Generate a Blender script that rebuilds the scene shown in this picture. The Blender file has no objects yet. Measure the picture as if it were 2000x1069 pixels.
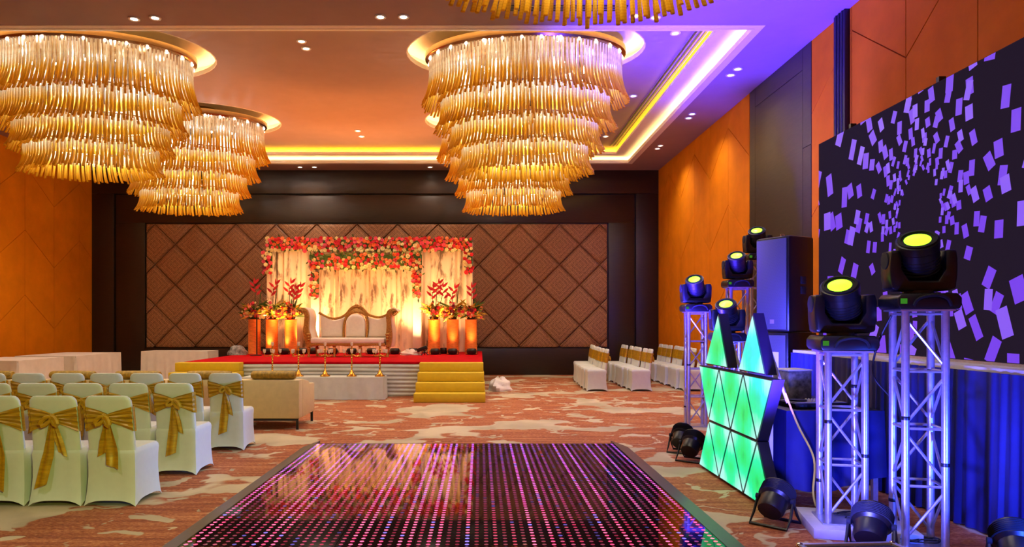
import bpy, bmesh, math, random
from mathutils import Vector, Matrix
R = random.Random(7)
PI = math.pi
SC = bpy.context.scene
COL = SC.collection

# ------------------------------------------------------------------ camera, world, exposure, big lights
cam = bpy.data.objects.new('camera', bpy.data.cameras.new('camera'))
COL.objects.link(cam)
cam.location = (0, 0, 1.52)
cam.rotation_euler = (PI/2, 0, 0)
cam.data.sensor_width = 36
cam.data.lens = 36*1366/2000
cam.data.shift_x = 62/2000
cam.data.shift_y = 93.5/2000
cam.data.clip_end = 100
SC.camera = cam
SC.view_settings.view_transform = 'Standard'
SC.view_settings.look = 'None'
SC.view_settings.exposure = 0.0
SC.view_settings.gamma = 1.0
SC.view_settings.use_curve_mapping = False
SC.cycles.use_denoising = True
SC.cycles.max_bounces = 7
SC.cycles.diffuse_bounces = 4
SC.cycles.glossy_bounces = 3
SC.cycles.sample_clamp_indirect = 4.0
w = bpy.data.worlds.new('world'); SC.world = w
w.use_nodes = True
w.node_tree.nodes['Background'].inputs[0].default_value = (0.9, 0.75, 0.6, 1)
w.node_tree.nodes['Background'].inputs[1].default_value = 0.02

def light(name, kind, loc, power, color, target=None, angle=100, blend=0.6, size=0.05):
    d = bpy.data.lights.new(name, kind)
    d.energy = power; d.color = color
    if kind == 'SPOT':
        d.spot_size = math.radians(angle); d.spot_blend = blend; d.shadow_soft_size = size
    elif kind == 'POINT':
        d.shadow_soft_size = size
    o = bpy.data.objects.new(name, d); COL.objects.link(o); o.location = loc
    if target is not None:
        o.rotation_euler = (Vector(target)-Vector(loc)).to_track_quat('-Z', 'Y').to_euler()
    return o

WARM = (1.0, 0.72, 0.42); WHITE = (1.0, 0.86, 0.68)
# fill of the unseen front-half lamps; first spot added to brighten back-left tables
for lx, ly, p in ((-9.2, 14.2, 210), (-8, 6, 330), (-4, 2, 260), (0.5, 0.5, 200), (-8, 0, 200), (3, -1, 120)):
    light('hall_fill', 'SPOT', (lx, ly, 5.6), p, WHITE, (lx, ly+0.6, 0), 120, 0.8, 0.25)
# yellow-green beam of a moving light beside the photographer, over the seating
light('green_beam', 'SPOT', (0.6, 0.2, 2.4), 640, (0.72, 1.0, 0.22), (-3.9, 6.2, 0.5), 46, 0.9, 0.12)
# blue-violet wash of the floor lights on the right
light('violet_wash', 'SPOT', (2.1, 9.0, 0.4), 11500, (0.05, 0.025, 1.0), (4.1, 10.6, 5.8), 66, 1.0, 0.15)
light('violet_wash', 'SPOT', (2.0, 4.9, 0.4), 10000, (0.06, 0.025, 1.0), (3.5, 8.9, 5.8), 52, 1.0, 0.15)
light('blue_wash', 'SPOT', (1.9, 3.9, 0.35), 560, (0.10, 0.10, 1.0), (3.0, 5.4, 0.9), 80, 0.8, 0.08)
light('blue_wash', 'SPOT', (2.2, 7.4, 1.0), 850, (0.07, 0.07, 1.0), (4.0, 9.0, 1.6), 100, 0.8, 0.08)
light('blue_wash', 'SPOT', (3.2, 3.4, 0.5), 330, (0.02, 0.07, 1.0), (3.65, 5.6, 0.6), 90, 0.8, 0.08)
light('blue_wash', 'SPOT', (1.75, 7.3, 0.6), 620, (0.16, 0.34, 1.0), (-2.7, 7.2, 0.4), 44, 0.9, 0.1)
# amber uplights on the stage whose spill warms the tray above
for lx in (-4.9, -3.0, -1.2):
    light('amber_wash', 'SPOT', (lx, 17.2, 0.95), 800, (1.0, 0.33, 0.06), (lx, 15.6, 6.1), 105, 1.0, 0.1)

# ------------------------------------------------------------------ helpers
def lin(c):
    return tuple((x/255/12.92 if x/255 <= 0.04045 else ((x/255+0.055)/1.055)**2.4) for x in c) + (1.0,)

class NT:
    """tiny node-graph helper"""
    def __init__(s, name):
        s.m = bpy.data.materials.new(name); s.m.use_nodes = True
        s.t = s.m.node_tree; s.b = s.t.nodes['Principled BSDF']; s.out = s.t.nodes['Material Output']
    def n(s, kind, **kw):
        o = s.t.nodes.new(kind)
        for k, v in kw.items():
            if k.startswith('i_'):
                o.inputs[int(k[2:])].default_value = v
            else:
                setattr(o, k, v)
        return o
    def l(s, a, b): s.t.links.new(a, b)
    def math(s, op, a, b=None, c=None):
        o = s.n('ShaderNodeMath', operation=op)
        for i, x in enumerate((a, b, c)):
            if x is None: continue
            if isinstance(x, (int, float)): o.inputs[i].default_value = x
            else: s.l(x, o.inputs[i])
        return o.outputs[0]
    def ramp(s, fac, stops, interp='LINEAR'):
        o = s.n('ShaderNodeValToRGB'); o.color_ramp.interpolation = interp
        e = o.color_ramp.elements
        while len(e) < len(stops): e.new(0.5)
        for i, (p, c) in enumerate(stops):
            e[i].position = p; e[i].color = c if len(c) == 4 else (*c, 1)
        s.l(fac, o.inputs[0]); return o.outputs[0]
    def mix(s, fac, a, b, blend='MIX'):
        o = s.n('ShaderNodeMix', data_type='RGBA', blend_type=blend)
        for i, x in ((0, fac), (6, a), (7, b)):
            if isinstance(x, (int, float)): o.inputs[i].default_value = x
            elif isinstance(x, tuple): o.inputs[i].default_value = x
            else: s.l(x, o.inputs[i])
        return o.outputs[2]
    def noise(s, scale, detail=3, rough=0.5, vec=None, dist=0.0, dims='3D'):
        o = s.n('ShaderNodeTexNoise', noise_dimensions=dims)
        o.inputs['Scale'].default_value = scale; o.inputs['Detail'].default_value = detail
        o.inputs['Roughness'].default_value = rough; o.inputs['Distortion'].default_value = dist
        if vec is not None: s.l(vec, o.inputs['Vector'])
        return o.outputs[0]
    def coord(s, which='Object'):
        return s.n('ShaderNodeTexCoord').outputs[which]
    def pos(s):
        return s.n('ShaderNodeNewGeometry').outputs['Position']
    def mapping(s, vec, scale=(1, 1, 1), rot=(0, 0, 0), loc=(0, 0, 0)):
        o = s.n('ShaderNodeMapping'); s.l(vec, o.inputs[0])
        o.inputs[1].default_value = loc; o.inputs[2].default_value = rot; o.inputs[3].default_value = scale
        return o.outputs[0]
    def bump(s, h, strength=0.3, dist=0.02):
        o = s.n('ShaderNodeBump'); o.inputs['Strength'].default_value = strength
        o.inputs['Distance'].default_value = dist
        s.l(h, o.inputs['Height']); s.l(o.outputs[0], s.b.inputs['Normal'])
    def base(s, c):
        if isinstance(c, tuple): s.b.inputs['Base Color'].default_value = c
        else: s.l(c, s.b.inputs['Base Color'])

def M(name, c, rough=0.6, metal=0.0, var=0.12, scale=14, bump=0.0, sheen=0.0, coat=0.0, stretch=(1, 1, 1)):
    t = NT(name); col = lin(c)
    nz = t.noise(scale, 4, 0.6, t.mapping(t.coord('Object'), stretch))
    dk = tuple(x*(1-var) for x in col[:3])+(1,); lt = tuple(min(1, x*(1+var)) for x in col[:3])+(1,)
    t.base(t.ramp(nz, [(0.3, dk), (0.7, lt)]))
    t.b.inputs['Roughness'].default_value = rough
    t.b.inputs['Metallic'].default_value = metal
    if sheen: t.b.inputs['Sheen Weight'].default_value = sheen
    if coat: t.b.inputs['Coat Weight'].default_value = coat
    if bump: t.bump(nz, bump, 0.01)
    return t.m

def EM(name, c, strength, sample=True):
    t = NT(name); t.base((0, 0, 0, 1))
    t.b.inputs['Emission Color'].default_value = lin(c)
    t.b.inputs['Emission Strength'].default_value = strength
    t.b.inputs['Roughness'].default_value = 0.3
    t.b.inputs['Specular IOR Level'].default_value = 0.2
    if not sample: t.m.cycles.emission_sampling = 'NONE'
    return t.m

class G:
    """collects geometry, then builds ONE mesh object"""
    def __init__(s): s.v = []; s.f = []; s.tt = None
    def add(s, V, F):
        k = len(s.v); s.v += [tuple(p) for p in V]; s.f += [tuple(i+k for i in f) for f in F]; return s
    def box(s, x0, x1, y0, y1, z0, z1):
        V = [(x, y, z) for z in (z0, z1) for y in (y0, y1) for x in (x0, x1)]
        return s.add(V, [(0, 2, 3, 1), (4, 5, 7, 6), (0, 1, 5, 4), (2, 6, 7, 3), (0, 4, 6, 2), (1, 3, 7, 5)])
    def prism(s, poly, d0, d1, plane='xz'):
        """polygon (counter-clockwise) in a plane, extruded along the third axis"""
        n = len(poly)
        def p(a, b, d): return {'xz': (a, d, b), 'xy': (a, b, d), 'yz': (d, a, b)}[plane]
        V = [p(a, b, d0) for a, b in poly]+[p(a, b, d1) for a, b in poly]
        F = [tuple(range(n)), tuple(range(2*n-1, n-1, -1))]
        F += [(i, i+n, (i+1) % n+n, (i+1) % n) for i in range(n)]
        return s.add(V, F)
    def tube(s, P, r, n=8, cap=True, closed=False):
        P = [Vector(p) for p in P]; m = len(P)
        rr = r if isinstance(r, (list, tuple)) else [r]*m
        V = []; up = None
        for i in range(m):
            if closed: d = P[(i+1) % m]-P[i-1]
            else: d = P[min(i+1, m-1)]-P[max(i-1, 0)]
            d.normalize()
            if up is None or abs(up.dot(d)) > 0.99:
                up = Vector((0, 0, 1)) if abs(d.z) < 0.9 else Vector((0, 1, 0))
            a = d.cross(up).normalized(); b = a.cross(d).normalized(); up = b
            for k in range(n):
                t = 2*PI*k/n
                V.append(P[i]+a*(rr[i]*math.cos(t))+b*(rr[i]*math.sin(t)))
        F = []
        for i in range(m if closed else m-1):
            j = (i+1) % m
            for k in range(n):
                F.append((i*n+k, i*n+(k+1) % n, j*n+(k+1) % n, j*n+k))
        if cap and not closed:
            F.append(tuple(range(n-1, -1, -1))); F.append(tuple(range((m-1)*n, m*n)))
        return s.add(V, F)
    def lathe(s, prof, n=16, c=(0, 0, 0), sx=1, sy=1):
        V = []; F = []; m = len(prof)
        for r, z in prof:
            for k in range(n):
                t = 2*PI*k/n; V.append((c[0]+r*sx*math.cos(t), c[1]+r*sy*math.sin(t), c[2]+z))
        for i in range(m-1):
            for k in range(n):
                F.append((i*n+k, i*n+(k+1) % n, (i+1)*n+(k+1) % n, (i+1)*n+k))
        if prof[0][0] > 1e-6: F.append(tuple(range(n-1, -1, -1)))
        if prof[-1][0] > 1e-6: F.append(tuple(range((m-1)*n, m*n)))
        return s.add(V, F)
    def ball(s, c, r, nu=10, nv=6):
        if isinstance(r, (int, float)): r = (r, r, r)
        prof = [(max(1e-4, math.sin(PI*i/nv)), -math.cos(PI*i/nv)) for i in range(nv+1)]
        V = []; F = []
        for a, z in prof:
            for k in range(nu):
                t = 2*PI*k/nu; V.append((c[0]+r[0]*a*math.cos(t), c[1]+r[1]*a*math.sin(t), c[2]+r[2]*z))
        for i in range(nv):
            for k in range(nu): F.append((i*nu+k, i*nu+(k+1) % nu, (i+1)*nu+(k+1) % nu, (i+1)*nu+k))
        return s.add(V, F)
    def grid(s, fn, nu, nv, wrap=False):
        V = [fn(i/nu, j/nv) for j in range(nv+1) for i in range(nu+(0 if wrap else 1))]
        w_ = nu if wrap else nu+1
        F = [(j*w_+i, j*w_+(i+1) % w_, (j+1)*w_+(i+1) % w_, (j+1)*w_+i) for j in range(nv) for i in range(nu)]
        return s.add(V, F)
    def xf(s, mat, start=0):
        s.v[start:] = [tuple(mat @ Vector(p)) for p in s.v[start:]]; return s
    def mesh(s, name, mat, bevel=0.0, smooth=True, seg=2, weld=False):
        me = bpy.data.meshes.new(name); me.from_pydata(s.v, [], s.f)
        if s.tt is not None:
            a = me.attributes.new('along', 'FLOAT', 'POINT'); a.data.foreach_set('value', s.tt)
        bm = bmesh.new(); bm.from_mesh(me)
        if weld: bmesh.ops.remove_doubles(bm, verts=bm.verts, dist=1e-5)
        bmesh.ops.recalc_face_normals(bm, faces=bm.faces)
        if bevel:
            ed = [e for e in bm.edges if len(e.link_faces) == 2 and e.calc_face_angle(0) > 0.6]
            bmesh.ops.bevel(bm, geom=ed, offset=bevel, segments=seg, profile=0.5, affect='EDGES', clamp_overlap=True)
        bm.to_mesh(me); bm.free()
        if smooth:
            me.polygons.foreach_set('use_smooth', [True]*len(me.polygons))
            me.set_sharp_from_angle(angle=math.radians(38))
        if mat is not None: me.materials.append(mat)
        return me
    def build(s, name, mat, parent=None, bevel=0.0, smooth=True, loc=None, kind=None, weld=False):
        return link(name, s.mesh(name, mat, bevel, smooth, weld=weld), parent, loc, kind)

def link(name, me, parent=None, loc=None, kind=None, rot=None):
    o = bpy.data.objects.new(name, me); COL.objects.link(o)
    if parent is not None: o.parent = parent
    if loc is not None: o.location = loc
    if rot is not None: o.rotation_euler = rot
    if kind: o['kind'] = kind
    return o

def tag(o, label, cat, group=None, kind=None):
    o['label'] = label; o['category'] = cat
    if group: o['group'] = group
    if kind: o['kind'] = kind
    return o

def thing(name, label, cat, loc=(0, 0, 0), rz=0, group=None):
    o = bpy.data.objects.new(name, None); COL.objects.link(o)
    o.empty_display_size = 0.1
    o.location = loc; o.rotation_euler = (0, 0, rz)
    return tag(o, label, cat, group)

KIDS = {}
def kids(o):
    return [c for c in o.children]

def dup(root, loc, rz, label, cat=None):
    r = root.copy(); COL.objects.link(r); r.location = loc; r.rotation_euler = (0, 0, rz)
    r['label'] = label
    for ch in kids(root):
        c = ch.copy(); COL.objects.link(c); c.parent = r
        for g in kids(ch):
            d = g.copy(); COL.objects.link(d); d.parent = c
    return r

def struct(o, label=None):
    o['kind'] = 'structure'
    if label: o['label'] = label
    return o

def fill_poly(outer, holes, z):
    """flat face with holes, triangulated"""
    bm = bmesh.new(); E = []
    for loop in [outer]+holes:
        vs = [bm.verts.new((x, y, z)) for x, y in loop]
        for i in range(len(vs)): E.append(bm.edges.new((vs[i], vs[(i+1) % len(vs)])))
    bmesh.ops.triangle_fill(bm, use_beauty=True, use_dissolve=False, edges=E)
    bm.verts.index_update()
    V = [tuple(v.co) for v in bm.verts]; F = [tuple(v.index for v in f.verts) for f in bm.faces]
    bm.free(); return V, F

def rect(x0, x1, y0, y1): return [(x0, y0), (x1, y0), (x1, y1), (x0, y1)]
def oval(cx, cy, a, b, rot, n=48):
    c, s_ = math.cos(rot), math.sin(rot)
    return [(cx+a*math.cos(t)*c-b*math.sin(t)*s_, cy+a*math.cos(t)*s_+b*math.sin(t)*c) for t in (2*PI*i/n for i in range(n))]

# ------------------------------------------------------------------ materials
MT = {}
MT['ceiling'] = M('ceiling_paint', (154, 126, 120), 0.75, var=0.04, scale=3)
MT['cove_paint'] = M('cove_paint', (236, 224, 206), 0.7, var=0.03)
MT['orange'] = M('orange_fabric_wall', (214, 120, 0), 0.8, var=0.10, scale=2.2)
MT['orange'].node_tree.nodes['Principled BSDF'].inputs['Specular IOR Level'].default_value = 0.15
MT['groove'] = M('dark_groove', (96, 42, 10), 0.8)
def wood(name, c, rough=0.38):
    t = NT(name); col = lin(c)
    v = t.mapping(t.coord('Object'), (1.5, 1.5, 14))
    nz = t.noise(3.0, 6, 0.65, v)
    t.base(t.ramp(nz, [(0.25, tuple(x*0.6 for x in col[:3])+(1,)), (0.75, tuple(x*1.35 for x in col[:3])+(1,))]))
    t.b.inputs['Roughness'].default_value = rough
    return t.m
MT['dark_wood'] = wood('dark_veneer', (40, 25, 17))
MT['panel_wood'] = wood('smoked_veneer', (54, 42, 26), 0.42)
MT['black'] = M('black_plastic', (14, 14, 17), 0.38, var=0.15)
MT['black_matte'] = M('black_cloth', (18, 18, 24), 0.85, var=0.2)
MT['alu'] = M('aluminium_tube', (190, 190, 196), 0.32, 0.75, var=0.10, scale=30)
MT['alu_dark'] = M('dark_anodised_edge', (96, 76, 68), 0.4, 0.2)
MT['chrome'] = M('chrome', (210, 205, 198), 0.16, 1.0, var=0.03)
MT['bronze'] = M('bronze_mirror', (150, 118, 92), 0.2, 1.0, var=0.05)
MT['brass'] = M('brass', (206, 154, 62), 0.25, 1.0, var=0.1, scale=40)
MT['gold_wood'] = M('antique_gold', (178, 126, 54), 0.42, 0.45, var=0.45, scale=46, bump=0.5)
MT['ivory'] = M('ivory_leather', (226, 210, 190), 0.42, var=0.05)
MT['spandex'] = M('white_spandex', (206, 208, 198), 0.62, var=0.03, sheen=0.2)
MT['sash'] = M('gold_satin', (180, 134, 12), 0.38, 0.1, var=0.28, scale=9, stretch=(1, 1, 6))
MT['sofa'] = M('cream_leatherette', (222, 200, 150), 0.5, var=0.05)
MT['bolster'] = M('olive_brocade', (164, 128, 36), 0.6, var=0.5, scale=26, bump=0.3)
MT['cloth'] = M('white_tablecloth', (226, 212, 200), 0.8, var=0.06, scale=5, bump=0.15)
MT['cloth_grey'] = M('grey_cloth', (196, 196, 184), 0.75, var=0.08, scale=6, bump=0.2)
MT['red'] = M('red_carpet', (178, 2, 18), 0.8, var=0.15, scale=8)
MT['red'].node_tree.nodes['Principled BSDF'].inputs['Specular IOR Level'].default_value = 0.08
MT['yellow'] = M('yellow_cloth', (208, 172, 14), 0.65, var=0.06)
MT['pot'] = M('amber_pedestal', (236, 122, 44), 0.55, var=0.25, scale=9, stretch=(1, 1, 4))
MT['navy'] = M('navy_drape', (10, 18, 90), 0.7, var=0.25, scale=4)
MT['plate'] = M('pale_base_board', (190, 186, 176), 0.6, var=0.08)
MT['leaf'] = M('leaf', (72, 96, 28), 0.5, var=0.4, scale=20)
MT['leaf_y'] = M('golden_leaf', (206, 162, 46), 0.5, var=0.3, scale=20)
MT['stem'] = M('stem', (62, 50, 24), 0.6)
for nm, c in (('pink', (236, 84, 104)), ('red', (222, 36, 50)), ('cream', (250, 224, 158)), ('peach', (250, 142, 92)), ('orange', (240, 110, 40)), ('maroon', (120, 12, 36))):
    MT['fl_'+nm] = M('petal_'+nm, c, 0.6, var=0.15, scale=40)
MT['wrap'] = M('grey_wrap', (120, 116, 116), 0.6, var=0.75, scale=16)
MT['cable'] = M('cable_black', (14, 14, 16), 0.5)
MT['cable_y'] = M('cable_yellow', (206, 186, 60), 0.5)
MT['white_lacquer'] = M('white_lacquer', (224, 220, 212), 0.4, var=0.04)
MT['cove_white'] = EM('cove_light_warm', (255, 222, 140), 30.0)
MT['cove_gold'] = EM('cove_light_gold', (255, 204, 40), 30.0)
MT['bulb'] = EM('bulb_glow', (255, 248, 235), 14.0, False)
MT['lens_dl'] = EM('downlight_lens', (255, 240, 214), 9.0, False)
MT['lens_head'] = EM('beam_lens', (165, 255, 45), 2.6, False)
MT['lens_par'] = EM('par_lens', (150, 130, 255), 2.5, False)
MT['display'] = EM('display_green', (90, 200, 60), 0.35, False)

def mat_carpet():
    t = NT('carpet'); p = t.pos()
    flat = t.mapping(p, (1, 1, 0))
    # warped blotches, two sizes, plus thin vines
    wob = t.noise(1.6, 3, 0.5, flat); wv = t.n('ShaderNodeCombineXYZ'); t.l(wob, wv.inputs[0]); t.l(t.noise(1.7, 3, 0.5, t.mapping(flat, loc=(9, 4, 0))), wv.inputs[1])
    va = t.n('ShaderNodeVectorMath', operation='MULTIPLY_ADD'); t.l(wv.outputs[0], va.inputs[0]); va.inputs[1].default_value = (0.9, 0.9, 0); t.l(flat, va.inputs[2])
    v = va.outputs[0]
    big = t.noise(0.85, 1.5, 0.45, t.mapping(v, (0.8, 1.25, 1), loc=(3.1, 1.7, 0)))
    small = t.noise(2.6, 1.5, 0.5, t.mapping(v, (1, 1.3, 1), loc=(7.3, 2.2, 0)))
    mb = t.ramp(big, [(0.553, (0, 0, 0)), (0.566, (1, 1, 1))])
    ms = t.ramp(small, [(0.625, (0, 0, 0)), (0.64, (1, 1, 1))])
    vine = t.noise(0.7, 1, 0.4, t.mapping(v, loc=(1.3, 8.8, 0)))
    vr = t.ramp(t.math('ABSOLUTE', t.math('SUBTRACT', vine, 0.5)), [(0.004, (1, 1, 1)), (0.008, (0, 0, 0))])
    gate = t.ramp(t.noise(0.9, 1, 0.5, t.mapping(v, loc=(5, 5, 0))), [(0.5, (0, 0, 0)), (0.55, (1, 1, 1))])
    vm = t.math('MULTIPLY', vr, gate)
    tiny = t.ramp(t.noise(6.5, 1, 0.5, t.mapping(v, (0.8, 1.3, 1), loc=(2.7, 9.1, 0))), [(0.69, (0, 0, 0)), (0.705, (1, 1, 1))])
    mask = t.math('MAXIMUM', t.math('MAXIMUM', t.math('MAXIMUM', mb, ms), vm), tiny)
    weave = t.noise(60, 2, 0.7, t.mapping(flat, (0.45, 1.6, 1)))
    streak = t.noise(9, 3, 0.6, t.mapping(flat, (0.12, 1.6, 1)))
    org = t.ramp(t.math('MULTIPLY_ADD', weave, 0.6, t.math('MULTIPLY', streak, 0.45)), [(0.36, lin((96, 42, 18))), (0.52, lin((150, 76, 36))), (0.7, lin((206, 142, 88)))])
    pale = t.ramp(t.noise(1.2, 2, 0.5, t.mapping(v, loc=(2, 6, 0))), [(0.35, lin((164, 150, 120))), (0.65, lin((204, 186, 150)))])
    pale2 = t.mix(t.math('MULTIPLY', weave, 0.35), pale, lin((150, 120, 90)))
    t.base(t.mix(mask, org, pale2))
    t.b.inputs['Roughness'].default_value = 0.9
    t.bump(weave, 0.3, 0.01)
    return t.m
MT['carpet'] = mat_carpet()

def mat_pad():
    t = NT('tufted_brocade'); o = t.coord('Object')
    sp = t.n('ShaderNodeSeparateXYZ'); t.l(o, sp.inputs[0])
    d = t.math('ADD', t.math('ABSOLUTE', sp.outputs[0]), t.math('ABSOLUTE', sp.outputs[2]))
    ring = t.math('SINE', t.math('MULTIPLY', d, 46))
    dots = t.math('MULTIPLY', t.math('SINE', t.math('MULTIPLY', sp.outputs[0], 95)), t.math('SINE', t.math('MULTIPLY', sp.outputs[2], 95)))
    h = t.math('MULTIPLY_ADD', ring, 0.35, t.math('MULTIPLY', dots, 0.65))
    nz = t.noise(30, 3, 0.6, o)
    f = t.math('MULTIPLY_ADD', h, 0.22, nz)
    t.base(t.ramp(f, [(0.25, lin((104, 66, 42))), (0.8, lin((176, 124, 84)))]))
    t.b.inputs['Roughness'].default_value = 0.55
    t.bump(h, 0.25, 0.01)
    return t.m
MT['pad'] = mat_pad()

def mat_strand():
    t = NT('amber_glass_strand')
    a = t.n('ShaderNodeAttribute', attribute_name='along').outputs['Fac']
    c = t.ramp(a, [(0.0, lin((255, 250, 236))), (0.14, lin((252, 250, 240))), (0.46, lin((240, 208, 84))), (1.0, lin((220, 166, 30)))])
    wv = t.math('SINE', t.math('MULTIPLY', a, 140))
    c2 = t.mix(t.math('MULTIPLY_ADD', wv, 0.12, 0.12), c, lin((170, 116, 30)))
    t.base(c2)
    t.b.inputs['Roughness'].default_value = 0.22
    tr = t.n('ShaderNodeBsdfTranslucent'); t.l(c2, tr.inputs[0])
    mx = t.n('ShaderNodeMixShader'); mx.inputs[0].default_value = 0.6
    t.l(t.b.outputs[0], mx.inputs[1]); t.l(tr.outputs[0], mx.inputs[2]); t.l(mx.outputs[0], t.out.inputs[0])
    return t.m
MT['strand'] = mat_strand()

def mat_curtain():
    t = NT('printed_drape'); o = t.coord('Object')
    v = t.mapping(o, (1, 0, 0.33))
    a = t.noise(5.0, 5, 0.62, v, 0.4); b = t.noise(1.6, 2, 0.5, t.mapping(o, (1.6, 0, 0.12), loc=(4, 0, 2)))
    m = t.math('MULTIPLY', t.ramp(a, [(0.50, (0, 0, 0)), (0.62, (1, 1, 1))]), t.ramp(b, [(0.46, (0, 0, 0)), (0.58, (1, 1, 1))]))
    t.base(t.mix(t.math('MULTIPLY', m, 0.85), lin((240, 210, 172)), lin((92, 64, 42))))
    t.b.inputs['Roughness'].default_value = 0.75
    return t.m
MT['drape'] = mat_curtain()

def mat_tri():
    """backlit acrylic: LEDs behind the three corners make them brighter"""
    t = NT('green_backlit_acrylic'); o = t.coord('Generated'); p = t.coord('Object')
    a = t.n('ShaderNodeAttribute', attribute_name='along').outputs['Fac']
    n_ = t.noise(7, 3, 0.6, p); st = t.noise(3, 2, 0.5, t.mapping(p, (1, 9, 0.8)))
    f = t.math('MULTIPLY_ADD', t.math('SUBTRACT', n_, 0.5), 0.35, t.math('MULTIPLY_ADD', t.math('SUBTRACT', st, 0.5), 0.3, a))
    oi = t.n('ShaderNodeObjectInfo').outputs['Random']
    f2 = t.math('MULTIPLY_ADD', oi, 0.14, f)
    c = t.ramp(f2, [(0.12, lin((0, 200, 84))), (0.38, lin((0, 236, 120))), (0.66, lin((0, 252, 180))), (0.92, lin((176, 255, 240)))])
    t.base((0.01, 0.05, 0.03, 1)); t.l(c, t.b.inputs['Emission Color']); t.b.inputs['Emission Strength'].default_value = 1.0
    t.b.inputs['Roughness'].default_value = 0.35
    return t.m
MT['tri'] = mat_tri()

def mat_led():
    t = NT('led_dots'); p = t.pos()
    ofs = t.n('ShaderNodeVectorMath', operation='SUBTRACT'); t.l(p, ofs.inputs[0]); ofs.inputs[1].default_value = (-1.93, 0.23, 0)
    sc = t.n('ShaderNodeVectorMath', operation='SCALE'); t.l(ofs.outputs[0], sc.inputs[0]); sc.inputs['Scale'].default_value = 16.0
    fl = t.n('ShaderNodeVectorMath', operation='FLOOR'); t.l(sc.outputs[0], fl.inputs[0])
    cell = t.mapping(fl.outputs[0], (1, 1, 0))
    wn = t.n('ShaderNodeTexWhiteNoise', noise_dimensions='3D'); t.l(cell, wn.inputs[0])
    colx = t.mapping(fl.outputs[0], (1, 0, 0))
    wc = t.n('ShaderNodeTexWhiteNoise', noise_dimensions='3D'); t.l(colx, wc.inputs[0])
    run = t.noise(0.35, 1, 0.5, t.mapping(fl.outputs[0], (3.1, 0.28, 0)))
    mixed = t.math('MULTIPLY_ADD', wn.outputs[0], 0.30, t.math('MULTIPLY', run, 0.78))
    sp = t.n('ShaderNodeSeparateXYZ'); t.l(p, sp.inputs[0])
    far = t.n('ShaderNodeMapRange'); t.l(sp.outputs[1], far.inputs[0]); far.inputs[1].default_value = 5.0; far.inputs[2].default_value = 8.0
    near_c = t.ramp(mixed, [(0.0, lin((240, 62, 108))), (0.50, lin((242, 92, 136))), (0.70, lin((120, 100, 220))), (0.78, lin((110, 110, 230)))], 'CONSTANT')
    far_c = t.ramp(mixed, [(0.0, lin((176, 84, 236))), (0.46, lin((206, 90, 220))), (0.58, lin((140, 100, 250))), (0.72, lin((240, 70, 40)))], 'CONSTANT')
    c = t.mix(far.outputs[0], near_c, far_c)
    s1 = t.ramp(wc.outputs[0], [(0.0, (0.22, 0.22, 0.22)), (0.34, (0.5, 0.5, 0.5)), (0.58, (1.5, 1.5, 1.5))], 'CONSTANT')
    t.base((0.02, 0.01, 0.02, 1)); t.l(c, t.b.inputs['Emission Color'])
    t.l(t.math('MULTIPLY', s1, 1.5), t.b.inputs['Emission Strength'])
    t.b.inputs['Roughness'].default_value = 0.1
    t.m.cycles.emission_sampling = 'NONE'
    return t.m
MT['led'] = mat_led()
MT['glass_tile'] = M('black_glass', (22, 14, 18), 0.035, var=0.1)
MT['glass_tile'].node_tree.nodes['Principled BSDF'].inputs['IOR'].default_value = 1.75

def mat_grille():
    t = NT('speaker_grille'); o = t.coord('Object')
    sp = t.n('ShaderNodeSeparateXYZ'); t.l(o, sp.inputs[0])
    h = t.math('MULTIPLY', t.math('SINE', t.math('MULTIPLY', sp.outputs[1], 420)), t.math('SINE', t.math('MULTIPLY', sp.outputs[2], 420)))
    t.base(t.ramp(h, [(0.35, lin((84, 84, 92))), (0.6, lin((40, 40, 46)))]))
    t.b.inputs['Roughness'].default_value = 0.45
    return t.m
MT['grille'] = mat_grille()

# ================================================================== ROOM
XL, XR, YB, YF, ZC, ZM = -11.0, 5.05, 19.8, -3.0, 5.8, 6.1
struct(G().box(XL-0.2, XR+0.2, YF-0.2, YB+0.4, -0.1, 0).build('floor', MT['carpet'], smooth=False), 'terracotta carpet with pale blotches and thin vines')

# soffit with two stepped openings
O1 = (-9.9, 3.98, 10.24, 18.84); O0 = (-9.9, 3.98, -2.0, 7.4)
V, F = fill_poly(rect(XL, XR, YF, YB), [rect(*O1), rect(*O0)], ZC)
ceil_o = struct(G().add(V, F).build('ceiling', MT['ceiling'], smooth=False), 'painted ceiling with a stepped tray lit from hidden coves')
def ring_plate(x0, x1, y0, y1, inset, z):
    return fill_poly(rect(x0, x1, y0, y1), [rect(x0+inset, x1-inset, y0+inset, y1-inset)], z)
def walls(g, x0, x1, y0, y1, z0, z1):
    P = rect(x0, x1, y0, y1); n = 4
    g.add([(x, y, z0) for x, y in P]+[(x, y, z1) for x, y in P], [(i, (i+1) % n, (i+1) % n+n, i+n) for i in range(n)])
def frame_box(g, x0, x1, y0, y1, t, z0, z1):
    """rectangular kerb whose inner face is the rectangle"""
    g.box(x0-t, x1+t, y0-t, y0, z0, z1); g.box(x0-t, x1+t, y1, y1+t, z0, z1)
    g.box(x0-t, x0, y0, y1, z0, z1); g.box(x1, x1+t, y0, y1, z0, z1)
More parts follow.
